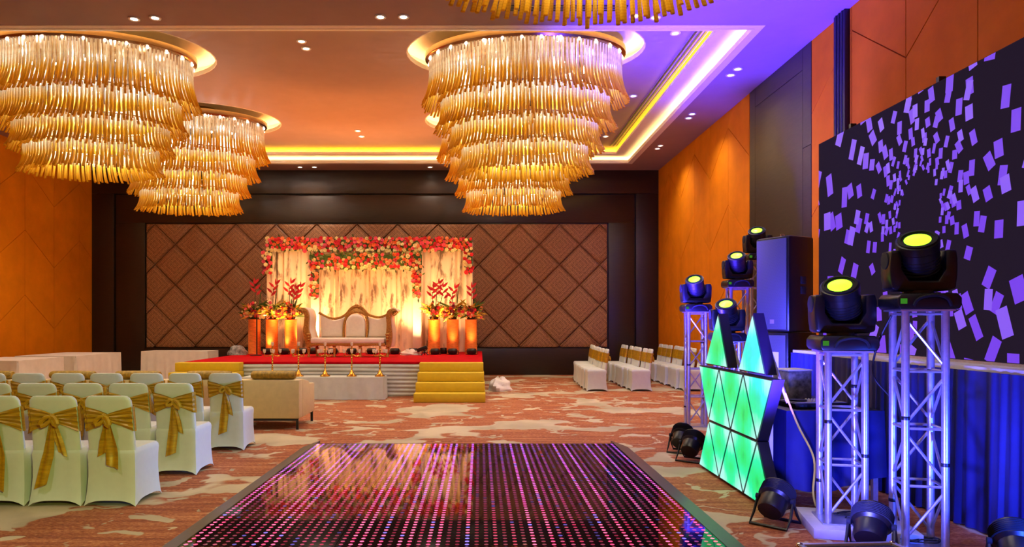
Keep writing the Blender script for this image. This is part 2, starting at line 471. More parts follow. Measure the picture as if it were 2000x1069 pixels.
for (x0, x1, y0, y1), deep in ((O1, True), (O0, False)):
    if not deep:
        g = G(); walls(g, x0, x1, y0, y1, ZC, ZM); g.build('tray_side', MT['ceiling'], ceil_o, smooth=False); continue
    # outer lip (kerb), trough, first step, inner lip, trough, upper plate
    g = G(); frame_box(g, x0, x1, y0, y1, 0.03, ZC-0.012, ZC+0.07); g.build('cove_lip', MT['cove_paint'], ceil_o, smooth=False)
    g = G(); frame_box(g, x0-0.03, x1+0.03, y0-0.03, y1+0.03, 0.11, ZC-0.006, ZC+0.002); g.build('edge_trim', MT['cove_paint'], ceil_o, smooth=False)
    g = G(); walls(g, x0-0.22, x1+0.22, y0-0.22, y1+0.22, ZC, ZC+0.15); g.build('cove_wall', MT['cove_paint'], ceil_o, smooth=False)
    i1 = 0.40
    V, F = ring_plate(x0-0.22, x1+0.22, y0-0.22, y1+0.22, 0.22+i1, ZC+0.15)
    G().add(V, F).build('tray_step', MT['cove_paint'], ceil_o, smooth=False)  # glow put into the colour: paler paint than the ceiling brightens this step
    g = G(); frame_box(g, x0+i1, x1-i1, y0+i1, y1-i1, 0.03, ZC+0.138, ZC+0.19); g.build('cove_lip', MT['cove_paint'], ceil_o, smooth=False)
    g = G(); walls(g, x0+i1-0.2, x1-i1+0.2, y0+i1-0.2, y1-i1+0.2, ZC+0.15, ZM); g.build('cove_wall', MT['cove_paint'], ceil_o, smooth=False)
    g = G(); frame_box(g, x0-0.12, x1+0.12, y0-0.12, y1+0.12, 0.05, ZC+0.008, ZC+0.03); g.build('cove_light', MT['cove_white'], ceil_o, smooth=False)
    g = G(); frame_box(g, x0+i1-0.11, x1-i1+0.11, y0+i1-0.11, y1-i1+0.11, 0.04, ZC+0.155, ZC+0.172); g.build('cove_light', MT['cove_gold'], ceil_o, smooth=False)

# upper plate with the oval domes of the chandeliers
ZP = ZM+0.25
CH = [(0.75, 11.9, -0.10), (0.75, 15.9, -0.10), (-6.6, 11.9, 0.10), (-6.6, 15.9, 0.10)]
ZU = ZM+0.22
V, F = fill_poly(rect(-9.7, 3.78, 10.44, 18.64), [oval(cx, cy, 2.0, 1.42, r) for cx, cy, r in CH], ZM)
G().add(V, F).build('tray_top', MT['ceiling'], ceil_o, smooth=False)
for cx, cy, r in CH:
    P = oval(cx, cy, 2.0, 1.42, r); Q = oval(cx, cy, 2.02, 1.44, r); S = oval(cx, cy, 2.2, 1.62, r); n = len(P)
    z0 = ZM
    g = G(); ring = [[(x, y, z) for x, y in L] for L, z in ((P, z0-0.004), (P, z0+0.07), (Q, z0+0.07), (Q, z0))]
    g.add(sum(ring, []), [(a*n+i, a*n+(i+1) % n, ((a+1) % 4)*n+(i+1) % n, ((a+1) % 4)*n+i) for a in range(4) for i in range(n)])
    g.build('dome_lip', MT['cove_paint'], ceil_o)
    g = G(); g.add([(x, y, z0) for x, y in S]+[(x, y, z0+0.24) for x, y in S], [(i, (i+1) % n, (i+1) % n+n, i+n) for i in range(n)]+[tuple(range(n, 2*n))])
    g.build('dome', MT['cove_paint'], ceil_o)
    A = oval(cx, cy, 2.07, 1.49, r); B = oval(cx, cy, 2.12, 1.54, r)
    g = G(); rr = [[(x, y, z) for x, y in L] for L, z in ((A, z0+0.01), (A, z0+0.03), (B, z0+0.03), (B, z0+0.01))]
    g.add(sum(rr, []), [(a*n+i, a*n+(i+1) % n, ((a+1) % 4)*n+(i+1) % n, ((a+1) % 4)*n+i) for a in range(4) for i in range(n)])
    g.build('cove_light', MT['cove_white'], ceil_o)
G().add(*fill_poly(rect(-9.9, 3.98, -2.0, 7.4), [], ZM)).build('tray_top', MT['ceiling'], ceil_o, smooth=False)
# slot diffusers
zu = ZM
def slots(x0, x1, y0, y1, z, lab):
    t = thing('slot_diffuser', lab, 'air vent', ((x0+x1)/2, (y0+y1)/2, z))
    ax, ay = (x1-x0)/2, (y1-y0)/2
    G().box(-ax, ax, -ay, ay, -0.012, 0.0).build('diffuser_plate', MT['ceiling'], t, smooth=False)
    for k in range(3):
        if ax < ay: c = -ax+(k+0.5)*2*ax/3; G().box(c-0.018, c+0.018, -ay, ay, -0.02, -0.004).build('slot', MT['black'], t, smooth=False)
        else: c = -ay+(k+0.5)*2*ay/3; G().box(-ax, ax, c-0.018, c+0.018, -0.02, -0.004).build('slot', MT['black'], t, smooth=False)
slots(3.36, 3.60, 10.6, 18.2, zu, 'long triple-slot air diffuser along the ceiling tray beside the yellow cove')
slots(0.2, 2.0, 9.42, 9.62, ZC, 'short triple-slot air diffuser behind the glass strands at the top edge')

# walls ------------------------------------------------------------------
wl = struct(G().box(XL-0.2, XL-0.03, YF, YB+0.2, 0, 6.6).build('wall_left', MT['groove'], smooth=False), 'orange fabric-panelled side wall beyond the white tables')
wr = struct(G().box(XR+0.03, XR+0.2, YF, YB+0.2, 0, 6.6).build('wall_right', MT['groove'], smooth=False), 'orange panelled side wall with zigzag joints')
struct(G().box(XL-0.2, XR+0.2, YF-0.2, YF, 0, 6.6).build('wall_front', MT['orange'], smooth=False), 'orange wall behind the photographer')
wb = struct(G().box(XL-0.2, XR+0.2, YB+0.12, YB+0.3, 0, 6.6).build('wall_back', MT['dark_wood'], smooth=False), 'dark wood end wall around a padded brocade panel')

def zig_panels(wall, face, back, peaks, half, y_lo, y_hi, zpk, amp=0.83, per=1.57, zlo=0.12, zhi=ZC):
    """panels cut by vertical joints and zigzag joints, each panel a board of its own"""
    gp = 0.007
    ys = sorted({y for p in peaks for y in (p-half, p, p+half)})
    ys = [y for i, y in enumerate(ys) if i == 0 or y-ys[i-1] > 0.05]
    def isp(y): return any(abs(y-p) < 0.06 for p in peaks)
    for a, b in zip(ys[:-1], ys[1:]):
        ya, yb = max(a, y_lo), min(b, y_hi)
        if yb-ya < 0.05: continue
        def zat(y, k):
            pa, pb = (zpk if isp(a) else zpk-amp), (zpk if isp(b) else zpk-amp)
            return pa+(pb-pa)*(y-a)/(b-a)-per*k
        for k in range(-2, 5):
            q = []
            for y, s_ in ((ya+gp, 0), (yb-gp, 0), (yb-gp, 1), (ya+gp, 1)):
                z = zat(y, k+1)+gp*1.3 if s_ == 0 else zat(y, k)-gp*1.3
                q.append((y, min(max(z, zlo), zhi)))
            if max(z for _, z in q)-min(z for _, z in q) < 0.05 or abs(q[0][1]-q[3][1])+abs(q[1][1]-q[2][1]) < 0.05: continue
            q2 = []
            for p_ in q:
                if not q2 or (abs(p_[0]-q2[-1][0])+abs(p_[1]-q2[-1][1]) > 0.01): q2.append(p_)
            if len(q2) < 3: continue
            d0, d1 = sorted((face, back))
            G().prism(q2, d0, d1, 'yz').build('wall_panel', MT['orange'], wall, smooth=False)
zig_panels(wr, XR, XR+0.029, [14.25, 16.5, 18.75], 1.125, 13.1, YB+0.1, 5.46)
zig_panels(wr, XR, XR+0.029, [9.51, 7.1], 1.2, 9.87, 10.66, 5.48)
zig_panels(wr, XR, XR+0.029, [9.51, 7.1, 4.7], 1.2, 4.0, 9.56, 5.48)
zig_panels(wl, XL-0.029, XL, [14.6, 16.9, 19.2], 1.15, 13.45, YB+0.1, 5.3)
G().box(XR, XR+0.029, YF, 4.0, 0.12, ZC).build('wall_panel', MT['orange'], wr, smooth=False)
G().box(XL-0.029, XL, YF, 13.45, 0.12, ZC).build('wall_panel', MT['orange'], wl, smooth=False)
# smoked wood bay in the right wall: stiles, centre field and side strips
for y0, y1, z0, z1 in ((12.84, 13.09, 0.12, ZC), (10.95, 12.83, 0.12, 5.45), (10.95, 12.83, 5.46, ZC), (10.67, 10.94, 0.12, 4.22), (10.67, 10.94, 4.23, ZC)):
    G().box(XR-0.004, XR+0.03, y0, y1, z0, z1).build('wood_panel', MT['panel_wood'], wr, smooth=False)
# dark partition track post
g = G().box(XR-0.07, XR, 9.56, 9.86, 0, ZC)
post = struct(g.build('trim_1', MT['black'], bevel=0.006), 'tall black partition post on the orange wall')
for y in (9.63, 9.71, 9.79):
    G().box(XR-0.078, XR-0.068, y-0.012, y+0.012, 0, ZC).build('post_rib', MT['black_matte'], post, smooth=False)
struct(G().box(XR-0.012, XR+0.02, 6.0, YB, 0, 0.12).build('baseboard_right', MT['dark_wood'], smooth=False), 'dark skirting under the right wall')
struct(G().box(XL-0.02, XL+0.012, 10.0, YB, 0, 0.12).build('baseboard_left', MT['dark_wood'], smooth=False), 'dark skirting under the left wall')

# end wall: outer frame, inner stepped frame, base board, padded panel ------
PX0, PX1, PZ0, PZ1 = -9.49, 3.61, 0.78, 4.29
g = G().box(XL, XR, YB, YB+0.12, 5.14, ZC); g.build('frame_head', MT['dark_wood'], wb, bevel=0.01)
G().box(XL, -10.38, YB, YB+0.12, 0, 5.14).build('frame_stile', MT['dark_wood'], wb, bevel=0.01)
G().box(4.41, XR, YB, YB+0.12, 0, 5.14).build('frame_stile', MT['dark_wood'], wb, bevel=0.01)
G().box(-10.35, 4.38, YB+0.05, YB+0.12, PZ1+0.03, 5.11).build('inner_head', MT['dark_wood'], wb, bevel=0.008)
G().box(-10.35, PX0-0.03, YB+0.05, YB+0.12, 0, PZ1+0.03).build('inner_stile', MT['dark_wood'], wb, bevel=0.008)
G().box(PX1+0.03, 4.38, YB+0.05, YB+0.12, 0, PZ1+0.03).build('inner_stile', MT['dark_wood'], wb, bevel=0.008)
G().box(PX0-0.03, PX1+0.03, YB+0.03, YB+0.12, 0, PZ0-0.03).build('base_panel', MT['dark_wood'], wb, bevel=0.008)

def clip(poly, x0, x1, z0, z1):
    for ax, lim, sg in ((0, x0, 1), (0, x1, -1), (1, z0, 1), (1, z1, -1)):
        out = []
        for i in range(len(poly)):
            p, q = poly[i], poly[(i+1) % len(poly)]
            dp, dq = sg*(p[ax]-lim), sg*(q[ax]-lim)
            if dp >= 0: out.append(p)
            if (dp >= 0) != (dq >= 0):
                t = dp/(dp-dq); out.append((p[0]+(q[0]-p[0])*t, p[1]+(q[1]-p[1])*t))
        poly = out
        if len(poly) < 3: return []
    return poly
def pad_mesh(poly, cx, cz):
    """puffed cushion over a convex outline (local coords about its centre)"""
    n = len(poly); mx = sum(p[0] for p in poly)/n; mz = sum(p[1] for p in poly)/n
    g = G(); rings = []
    for f, d in ((1.0, 0.0), (0.985, -0.022), (0.93, -0.045), (0.6, -0.062)):
        rings += [(mx+(x-mx)*f, d, mz+(z-mz)*f) for x, z in poly]
    g.add(rings+[(mx, -0.066, mz)], [(r*n+i, r*n+(i+1) % n, (r+1)*n+(i+1) % n, (r+1)*n+i) for r in range(3) for i in range(n)]+[(3*n+i, 3*n+(i+1) % n, 4*n) for i in range(n)])
    return g.mesh('padded_tile', MT['pad'])
h_ = 0.5755; full = None
for i in range(-22, 5):
    for j in range(-5, 4):
        if (i+j) % 2 == 0: continue
        cx, cz = 2.254+h_*i, 3.126+h_*j
        dia = [(cx-h_+0.006, cz), (cx, cz-h_+0.006), (cx+h_-0.006, cz), (cx, cz+h_-0.006)]
        c = clip(dia, PX0, PX1, PZ0, PZ1)
        if len(c) < 3: continue
        ar = abs(sum(c[k][0]*c[(k+1) % len(c)][1]-c[(k+1) % len(c)][0]*c[k][1] for k in range(len(c))))/2
        if ar < 0.01: continue
        loc = [(x-cx, z-cz) for x, z in c]
        if ar > 0.64:
            if full is None: full = pad_mesh(loc, 0, 0)
            me = full
        else: me = pad_mesh(loc, 0, 0)
        link('padded_tile', me, wb, (cx, YB+0.118, cz))

# ------------------------------------------------------------------ downlights
ring_me = G().lathe([(0.052, 0.012), (0.052, 0.0), (0.075, -0.006), (0.082, 0.0), (0.082, 0.012)], 20).mesh('trim_ring', MT['white_lacquer'])
lens_me = G().lathe([(0.0001, 0.004), (0.05, 0.004), (0.05, 0.010), (0.0001, 0.010)], 16).mesh('lens', MT['lens_dl'])
def downlight(px, py, z, label, power=34, group=None):
    Y = (z-1.52)*1366/(628-py); X = (px-938)*Y/1366
    t = thing('downlight', label, 'ceiling light', (X, Y, z-0.0135), 0, group)
    link('trim_ring', ring_me, t); link('lens', lens_me, t)
    light('downlight_beam', 'SPOT', (X, Y, z-0.04), power, WHITE, (X, Y, 0), 125, 1.0, 0.06)
DL = [
 (262, 36, ZC, 'left lamp of the downlight pair in the near soffit above the left chandelier'),
 (303, 34, ZC, 'right lamp of the downlight pair in the near soffit above the left chandelier'),
 (743, 32, ZC, 'left lamp of the downlight pair in the middle of the near soffit'),
 (788, 32, ZC, 'right lamp of the downlight pair in the middle of the near soffit'),
 (1240, 30, ZC, 'left lamp of the downlight pair behind the hanging strands at the top edge'),
 (1280, 33, ZC, 'right lamp of the downlight pair behind the hanging strands at the top edge'),
 (1319, 64, zu, 'single downlight at the near right corner of the ceiling tray beside the slot'),
 (589, 80, zu, 'nearer lamp of the downlight pair between the two big chandeliers'),
 (598, 94, zu, 'farther lamp of the downlight pair between the two big chandeliers'),
 (1237, 187, zu, 'single tray downlight halfway along the air slot'),
 (1183, 266, zu, 'single tray downlight at the far end of the air slot'),
 (699, 255, zu, 'nearer lamp of the far downlight pair before the glowing end cove'),
 (706, 266, zu, 'farther lamp of the far downlight pair before the glowing end cove'),
 (1441, 134, ZC, 'nearer lamp of the nearest downlight pair on the right soffit'),
 (1427, 146, ZC, 'farther lamp of the nearest downlight pair on the right soffit'),
 (1352, 222, ZC, 'nearer lamp of the middle downlight pair on the right soffit'),
 (1345, 230, ZC, 'farther lamp of the middle downlight pair on the right soffit'),
 (1290, 284, ZC, 'nearer lamp of the farthest downlight pair on the right soffit'),
 (1284, 290, ZC, 'farther lamp of the farthest downlight pair on the right soffit'),
 (586, 326, ZC, 'downlight in the end soffit above the left part of the backdrop'),
 (614, 326, ZC, 'right lamp of the downlight pair in the end soffit above the backdrop'),
 (840, 326, ZC, 'single downlight in the end soffit left of the right-hand chandelier')]
for px, py, z, lab in DL:
    far = py > 300
    downlight(px, py, z, lab, 110 if far else 85 if px > 1283 and py > 100 else 150)

# ================================================================== CHANDELIERS
NSEG = 6
def strand_geo(L, flare, tw):
    """one twisted glass rod: straight, then curling outwards (+x) at the foot"""
    g = G(); P = []; al = []
    for i in range(NSEG+1):
        t = i/NSEG
        P.append((flare*max(0, (t-0.35)/0.65)**2, 0, -L*t))
    n = 5; V = []; F = []; tt = []
    for i, p in enumerate(P):
        t = i/NSEG; r = 0.019*(0.85+0.25*t)
        for k in range(n):
            a = 2*PI*k/n+tw*t
            V.append((p[0]+r*math.cos(a), r*math.sin(a), p[2])); tt.append(max(0.0, t-0.3)/0.7 if L > 0.65 else t)
    for i in range(NSEG):
        for k in range(n): F.append((i*n+k, i*n+(k+1) % n, (i+1)*n+(k+1) % n, (i+1)*n+k))
    F.append(tuple(range(n))); F.append(tuple(range(NSEG*n, NSEG*n+n)))
    g.add(V, F); g.tt = tt
    return g
TIERS = [(5.98, 0.76, 1.62, 0.13), (5.33, 0.55, 1.42, 0.12), (4.88, 0.46, 1.23, 0.10), (4.49, 0.44, 1.06, 0.10)]
S_ME = []
for ti, (zt, L, a, fl) in enumerate(TIERS):
    S_ME.append([strand_geo(L*q, fl*w_, 2.2).mesh('glass_strand', MT['strand']) for q, w_ in ((1.0, 1.0), (0.96, 0.7), (1.04, 1.15))])
bulb_me = G().ball((0, 0, 0), 0.024, 6, 4).mesh('bulb', MT['bulb'])
def perim_pts(a, b, step):
    N = 400; pts = [(a*math.cos(2*PI*i/N), b*math.sin(2*PI*i/N)) for i in range(N)]
    per = sum(math.dist(pts[i], pts[(i+1) % N]) for i in range(N)); n = int(per/step)
    out = []; acc = 0; nxt = 0
    for i in range(N):
        d = math.dist(pts[i], pts[(i+1) % N])
        while nxt <= acc+d and len(out) < n:
            f = (nxt-acc)/d; p, q = pts[i], pts[(i+1) % N]
            x, y = p[0]+(q[0]-p[0])*f, p[1]+(q[1]-p[1])*f
            out.append((x, y, math.atan2(y/(b*b), x/(a*a)))); nxt += per/n
        acc += d
    return out
def make_chandelier(label, loc, rz, view, ztop, group=None):
    t = thing('chandelier', label, 'chandelier', loc, rz)
    z0 = loc[2]
    a0, b0 = 1.70, 1.08
    # metal canopy: shallow oval drum with a mirrored underside
    g = G().lathe([(1.0, 0.02), (1.0, -0.07), (0.97, -0.10), (0.0001, -0.10)], 48, sx=a0, sy=b0)
    g.build('canopy', MT['bronze'], t)
    G().lathe([(0.35, ztop-z0), (0.35, 0.0)], 24, sx=a0, sy=b0).build('ceiling_mount', MT['bronze'], t)
    # suspension ring of each tier
    for zt, L, a, fl in TIERS:
        P = [(a*math.cos(2*PI*i/40), a*0.62*math.sin(2*PI*i/40), zt-z0+0.01) for i in range(40)]
        G().tube(P, 0.012, 5, closed=True).build('tier_ring', MT['chrome'], t)
    back = G(); btt = []
    ca, sa = math.cos(rz), math.sin(rz)
    for ti, (zt, L, a, fl) in enumerate(TIERS):
        for ri, fac in enumerate((1.0, 0.84)):
            for k, (x, y, ang) in enumerate(perim_pts(a*fac, a*fac*0.62, 0.060 if ri == 0 else 0.085)):
                nx, ny = math.cos(ang), math.sin(ang)
                wx, wy = nx*ca-ny*sa, nx*sa+ny*ca
                dx, dy = view[0], view[1]
                facing = wx*dx+wy*dy
                me = S_ME[ti][0 if R.random() < 0.6 else R.choice((1, 2))]
                rot = Matrix.Translation((x, y, zt-z0-0.004*ri-R.random()*0.03)) @ Matrix.Rotation(ang+R.uniform(-0.12, 0.12), 4, 'Z')
                if ri == 0 and facing > 0.0:
                    o = link('glass_strand', me, t); o.matrix_local = rot
                else:
                    k0 = len(back.v)
                    vs = [rot @ v.co for v in me.vertices]
                    back.add(vs, [tuple(p.vertices) for p in me.polygons])
                    btt += [d.value for d in me.attributes['along'].data]
    back.tt = btt
    back.build('inner_strands', MT['strand'], t, kind='stuff')
    # wires and small lamps
    for x, y, ang in perim_pts(a0*0.965, b0*0.965, 0.30):
        link('bulb', bulb_me, t, (x, y, -0.115))
    for x, y, ang in perim_pts(a0*0.70, b0*0.70, 0.42):
        link('bulb', bulb_me, t, (x, y, -0.30-R.random()*0.2))
    wg = G()
    for x, y, ang in perim_pts(1.0, 0.62, 0.5):
        wg.tube([(x, y, -0.05), (x, y, 4.56-z0)], 0.006, 4)
    wg.build('suspension_wire', MT['chrome'], t)
    # the lamps' own light
    for i in range(6):
        q = 2*PI*i/6; x, y = 1.15*math.cos(q), 0.70*math.sin(q)
        light('chandelier_lamp', 'POINT', (loc[0]+x*ca-y*sa, loc[1]+x*sa+y*ca, z0-0.26), 34, (1.0, 0.98, 0.95), size=0.06)
    for ti, (zt, L, a, fl) in enumerate(TIERS[1:]):
        for i in range(5):
            q = 2*PI*i/5+0.6*ti; x, y = 0.62*a*math.cos(q), 0.62*a*0.62*math.sin(q)
            light('chandelier_lamp', 'POINT', (loc[0]+x*ca-y*sa, loc[1]+x*sa+y*ca, zt-0.12), 12, (1.0, 0.90, 0.60), size=0.05)
    return t
CZ = 6.06
make_chandelier('amber glass chandelier over the aisle before the stage, the largest one seen whole', (0.75, 11.9, CZ), -0.10, (-0.06, -1), ZM+0.3)
make_chandelier('amber glass chandelier mostly hidden behind the one over the aisle', (0.75, 15.9, CZ), -0.10, (-0.05, -1), ZM+0.3)
make_chandelier('wide amber glass chandelier over the left seating, cut by the picture edge', (-6.6, 11.9, CZ), 0.10, (0.48, -0.87), ZM+0.3)
make_chandelier('smaller-looking amber glass chandelier behind the wide one over the left seating', (-6.6, 15.9, CZ), 0.10, (0.38, -0.92), ZM+0.3)
make_chandelier('nearest chandelier, only its lowest amber strands hanging into the top of the view', (0.75, 5.16, CZ), 0.12, (0, 1), ZM)

# ================================================================== DANCE FLOOR
df = thing('dance_floor', 'glossy black dance floor with glowing pink and violet dots', 'dance floor', (-0.173, 6.0, 0))
ox, oy = -0.173, 6.0
tile_me = G().box(0.0015, 0.4985, 0.0015, 0.4985, 0.02, 0.08).mesh('glass_tile', MT['glass_tile'], smooth=False)
g = G()
for i in range(8):
    for j in range(8):
        cx, cy = (i+0.5)*0.0625, (j+0.5)*0.0625
        V = [(cx+0.0150*math.cos(2*PI*k/8), cy+0.0150*math.sin(2*PI*k/8), 0.0806) for k in range(8)]
        g.add(V, [tuple(range(8))])
dots_me = g.mesh('led_dots', MT['led'], smooth=False)
for r in range(9):
    for c in range(7):
        tl = link('glass_tile', tile_me, df, (-1.93+0.5*c-ox, 8.23-0.5*(r+1)-oy, 0))
        link('led_dots', dots_me, tl, (0, 0, 0), 'stuff')
for nm, (x0, x1, y0, y1) in (('edge_ramp', (-2.14, -1.932, 3.73, 8.44)), ('edge_ramp', (1.573, 1.78, 3.73, 8.44)), ('edge_ramp', (-1.932, 1.573, 8.232, 8.44))):
    if x1-x0 < 0.5:
        lo, hi = (0.004, 0.082) if x0 < 0 else (0.082, 0.004)
        P = [(x0, 0), (x1, 0), (x1, hi), (x0, lo)] if True else None
        G().prism([(a-ox, b) for a, b in P], y0-oy, y1-oy, 'xz').build(nm, MT['alu_dark'], df, smooth=False)
    else:
        G().prism([(y0-oy, 0), (y1-oy, 0), (y1-oy, 0.004), (y0-oy, 0.082)], x0-ox, x1-ox, 'yz').build(nm, MT['alu_dark'], df, smooth=False)

# ================================================================== STAGE
SX0, SX1, SY0, SY1, SZ = -6.02, 0.05, 14.2, 19.2, 0.70
st = thing('stage', 'low stage with red carpet top and grey pleated skirt', 'stage', (-3.0, 16.0, 0))
so = (-3.0, 16.0)
G().box(SX0-so[0], SX1-so[0], SY0-so[1], SY1-so[1], SZ-0.05, SZ).build('carpet_top', MT['red'], st, bevel=0.012)
def ruche(x0, x1, zlo, zhi, y):
    g = G()
    def fn(u, v):
        z = zlo+(zhi-zlo)*v; x = x0+(x1-x0)*u
        return (x, y-0.022*abs(math.sin(PI*8.0*v+0.25*math.sin(5*u*2)))-0.006*math.sin(23*u+9*v), z)
    g.grid(fn, 60, 64); return g
ruche(SX0-so[0], SX1-so[0], 0.0, SZ-0.052, SY0-so[1]-0.002).build('pleated_skirt', MT['cloth_grey'], st)
G().box(SX0-so[0], SX0-so[0]+0.03, SY0-so[1]+0.01, SY1-so[1], 0, SZ-0.05).build('side_skirt', MT['cloth_grey'], st, smooth=False)
G().box(SX1-so[0]-0.03, SX1-so[0], SY0-so[1]+0.01, SY1-so[1], 0, SZ-0.05).build('side_skirt', MT['black_matte'], st, smooth=False)
# gold edge line on the red carpet
def steps(xc, label):
    t = thing('stage_steps', label, 'steps', (xc, SY0-0.035, 0))
    n = 4; w2 = 0.625; dep = 0.275
    for k in range(n):
        z1 = SZ*(k+1)/n-0.005; y0 = -dep*(n-k); g = G()
        g.box(-w2-0.012*(n-k), w2+0.012*(n-k), y0, 0, SZ*k/n, z1)
        g.build('step', MT['yellow'], t, bevel=0.012)
steps(-0.575, 'yellow cloth-covered steps at the right end of the stage front')
steps(-5.43, 'yellow cloth-covered steps at the left end of the stage, half hidden by the sofas')

# crumpled white sheet behind the stage's right corner
def blob(name, mat, c, r, amp, label, cat, seed=0, nu=24, nv=12):
    rr = random.Random(seed); ph = [rr.uniform(0, 6) for _ in range(6)]
    g = G()
    def fn(u, v):
        a = 2*PI*u; b = PI*0.5*v
        k = 1+amp*(math.sin(3*a+ph[0])*0.5+math.sin(5*a+4*b+ph[1])*0.35+math.sin(9*b+2*a+ph[2])*0.3)
        return (r[0]*math.cos(a)*math.cos(b)*k, r[1]*math.sin(a)*math.cos(b)*k, r[2]*math.sin(b)*(k if v < 0.99 else 1))
    g.grid(fn, nu, nv, wrap=True)
    o = g.build(name, mat, None, loc=c); return tag(o, label, cat)
blob('crumpled_cloth', MT['cloth'], (0.42, 15.5, 0), (0.26, 0.4, 0.26), 0.2, 'crumpled white cloth on the carpet behind the yellow steps', 'cloth', 3)
blob('crumpled_cloth', MT['cloth'], (-1.72, 17.0, SZ), (0.24, 0.16, 0.13), 0.25, 'small crumpled white cloth on the red stage right of the throne sofa', 'cloth', 4)
blob('wrapped_bundle', MT['wrap'], (-5.92, 17.1, SZ), (0.24, 0.2, 0.22), 0.16, 'grey patterned bundle on the left edge of the red stage', 'bag', 5)

# ---------------------------------------------------------------- drapes
def drape(w_, h, n_pl, amp=0.05, seed=0, nu=None):
    rr = random.Random(seed); ph = rr.uniform(0, 6)
    g = G(); nu = nu or n_pl*6
    def fn(u, v):
        x = (u-0.5)*w_; s_ = u*n_pl*2*PI+0.5*math.sin(u*17+ph)
        a = amp*(0.55+0.45*math.sin(u*9+ph))*(1-0.15*v)
        return (x, -a*math.cos(s_)-0.25*a*math.cos(2*s_+1), h*v)
    g.grid(fn, nu, 8); return g
bx0, bx1, bz1, byy = -5.68, -0.21, 3.70, 18.62
bd = thing('stage_backdrop', 'wide cream drape wall with faint branch print at the rear of the stage', 'backdrop', ((bx0+bx1)/2, byy, SZ))
for sx in (-1, 1):
    G().box(sx*2.72-0.03, sx*2.72+0.03, 0.06, 0.12, 0, bz1-SZ).build('post', MT['alu'], bd)
G().box(-2.75, 2.75, 0.06, 0.12, bz1-SZ-0.06, bz1-SZ).build('crossbar', MT['alu'], bd)
for k in range(5):
    w_ = 5.46/5
    d = drape(w_*1.01, bz1-SZ-0.02, 7, 0.045, k).build('drape', MT['drape'], bd); d.location = (-2.73+w_*(k+0.5), 0, 0.01)
ix0, ix1, iz1, iyy = -4.36, -1.51, 3.20, 18.02
bi = thing('stage_backdrop', 'narrower drape screen with side pillars standing before the wide drape wall', 'backdrop', ((ix0+ix1)/2, iyy, SZ))
for k in range(3):
    w_ = 2.4/3
    d = drape(w_*1.01, iz1-SZ-0.1, 6, 0.04, 10+k).build('drape', MT['drape'], bi); d.location = (-1.2+w_*(k+0.5), 0.05, 0.01)
for sx in (-1, 1):
    g = G().box(sx*1.31-0.11, sx*1.31+0.11, -0.06, 0.12, 0, iz1-SZ); g.build('pillar', MT['ivory'], bi, bevel=0.01)
G().box(-1.42, 1.42, -0.04, 0.12, iz1-SZ-0.24, iz1-SZ).build('pelmet', MT['ivory'], bi, bevel=0.01)

# ---------------------------------------------------------------- flowers
def rosette(mat, r=0.055):
    g = G()
    for ring, (n, rr, zz, tilt) in enumerate(((7, 1.0, 0.0, 0.25), (5, 0.62, 0.25, 0.7))):
        for k in range(n):
            a = 2*PI*k/n+ring*0.4; c, s_ = math.cos(a), math.sin(a); wv = 0.42*rr
            P = [(0.12*rr, 0, zz*0.5), (0.7*rr, -wv, zz+tilt*0.4), (rr, 0, zz+tilt*0.7), (0.7*rr, wv, zz+tilt*0.4)]
            V = [((p[0]*c-p[1]*s_)*r, -p[2]*r, (p[0]*s_+p[1]*c)*r) for p in P]
            g.add(V, [(0, 1, 2, 3)])
    g.ball((0, -0.25*r, 0), (0.3*r, 0.3*r, 0.3*r), 6, 4)
    return g.mesh('flower', mat, smooth=False)
FL = {k: rosette(MT['fl_'+k]) for k in ('pink', 'red', 'cream', 'peach', 'orange', 'maroon')}
def leaf_quad(g, c, d, L, W, bend=0.15):
    d = Vector(d).normalized(); s_ = d.cross(Vector((0, 1, 0.3))).normalized(); n_ = s_.cross(d)
    c = Vector(c); P = []
    for t, w_ in ((0, 0.15), (0.35, 1), (0.7, 0.75), (1, 0.05)):
        m = c+d*(L*t)-n_*(bend*L*t*t); P += [m-s_*W*w_, m+s_*W*w_]
    g.add(P, [(0, 1, 3, 2), (2, 3, 5, 4), (4, 5, 7, 6)])
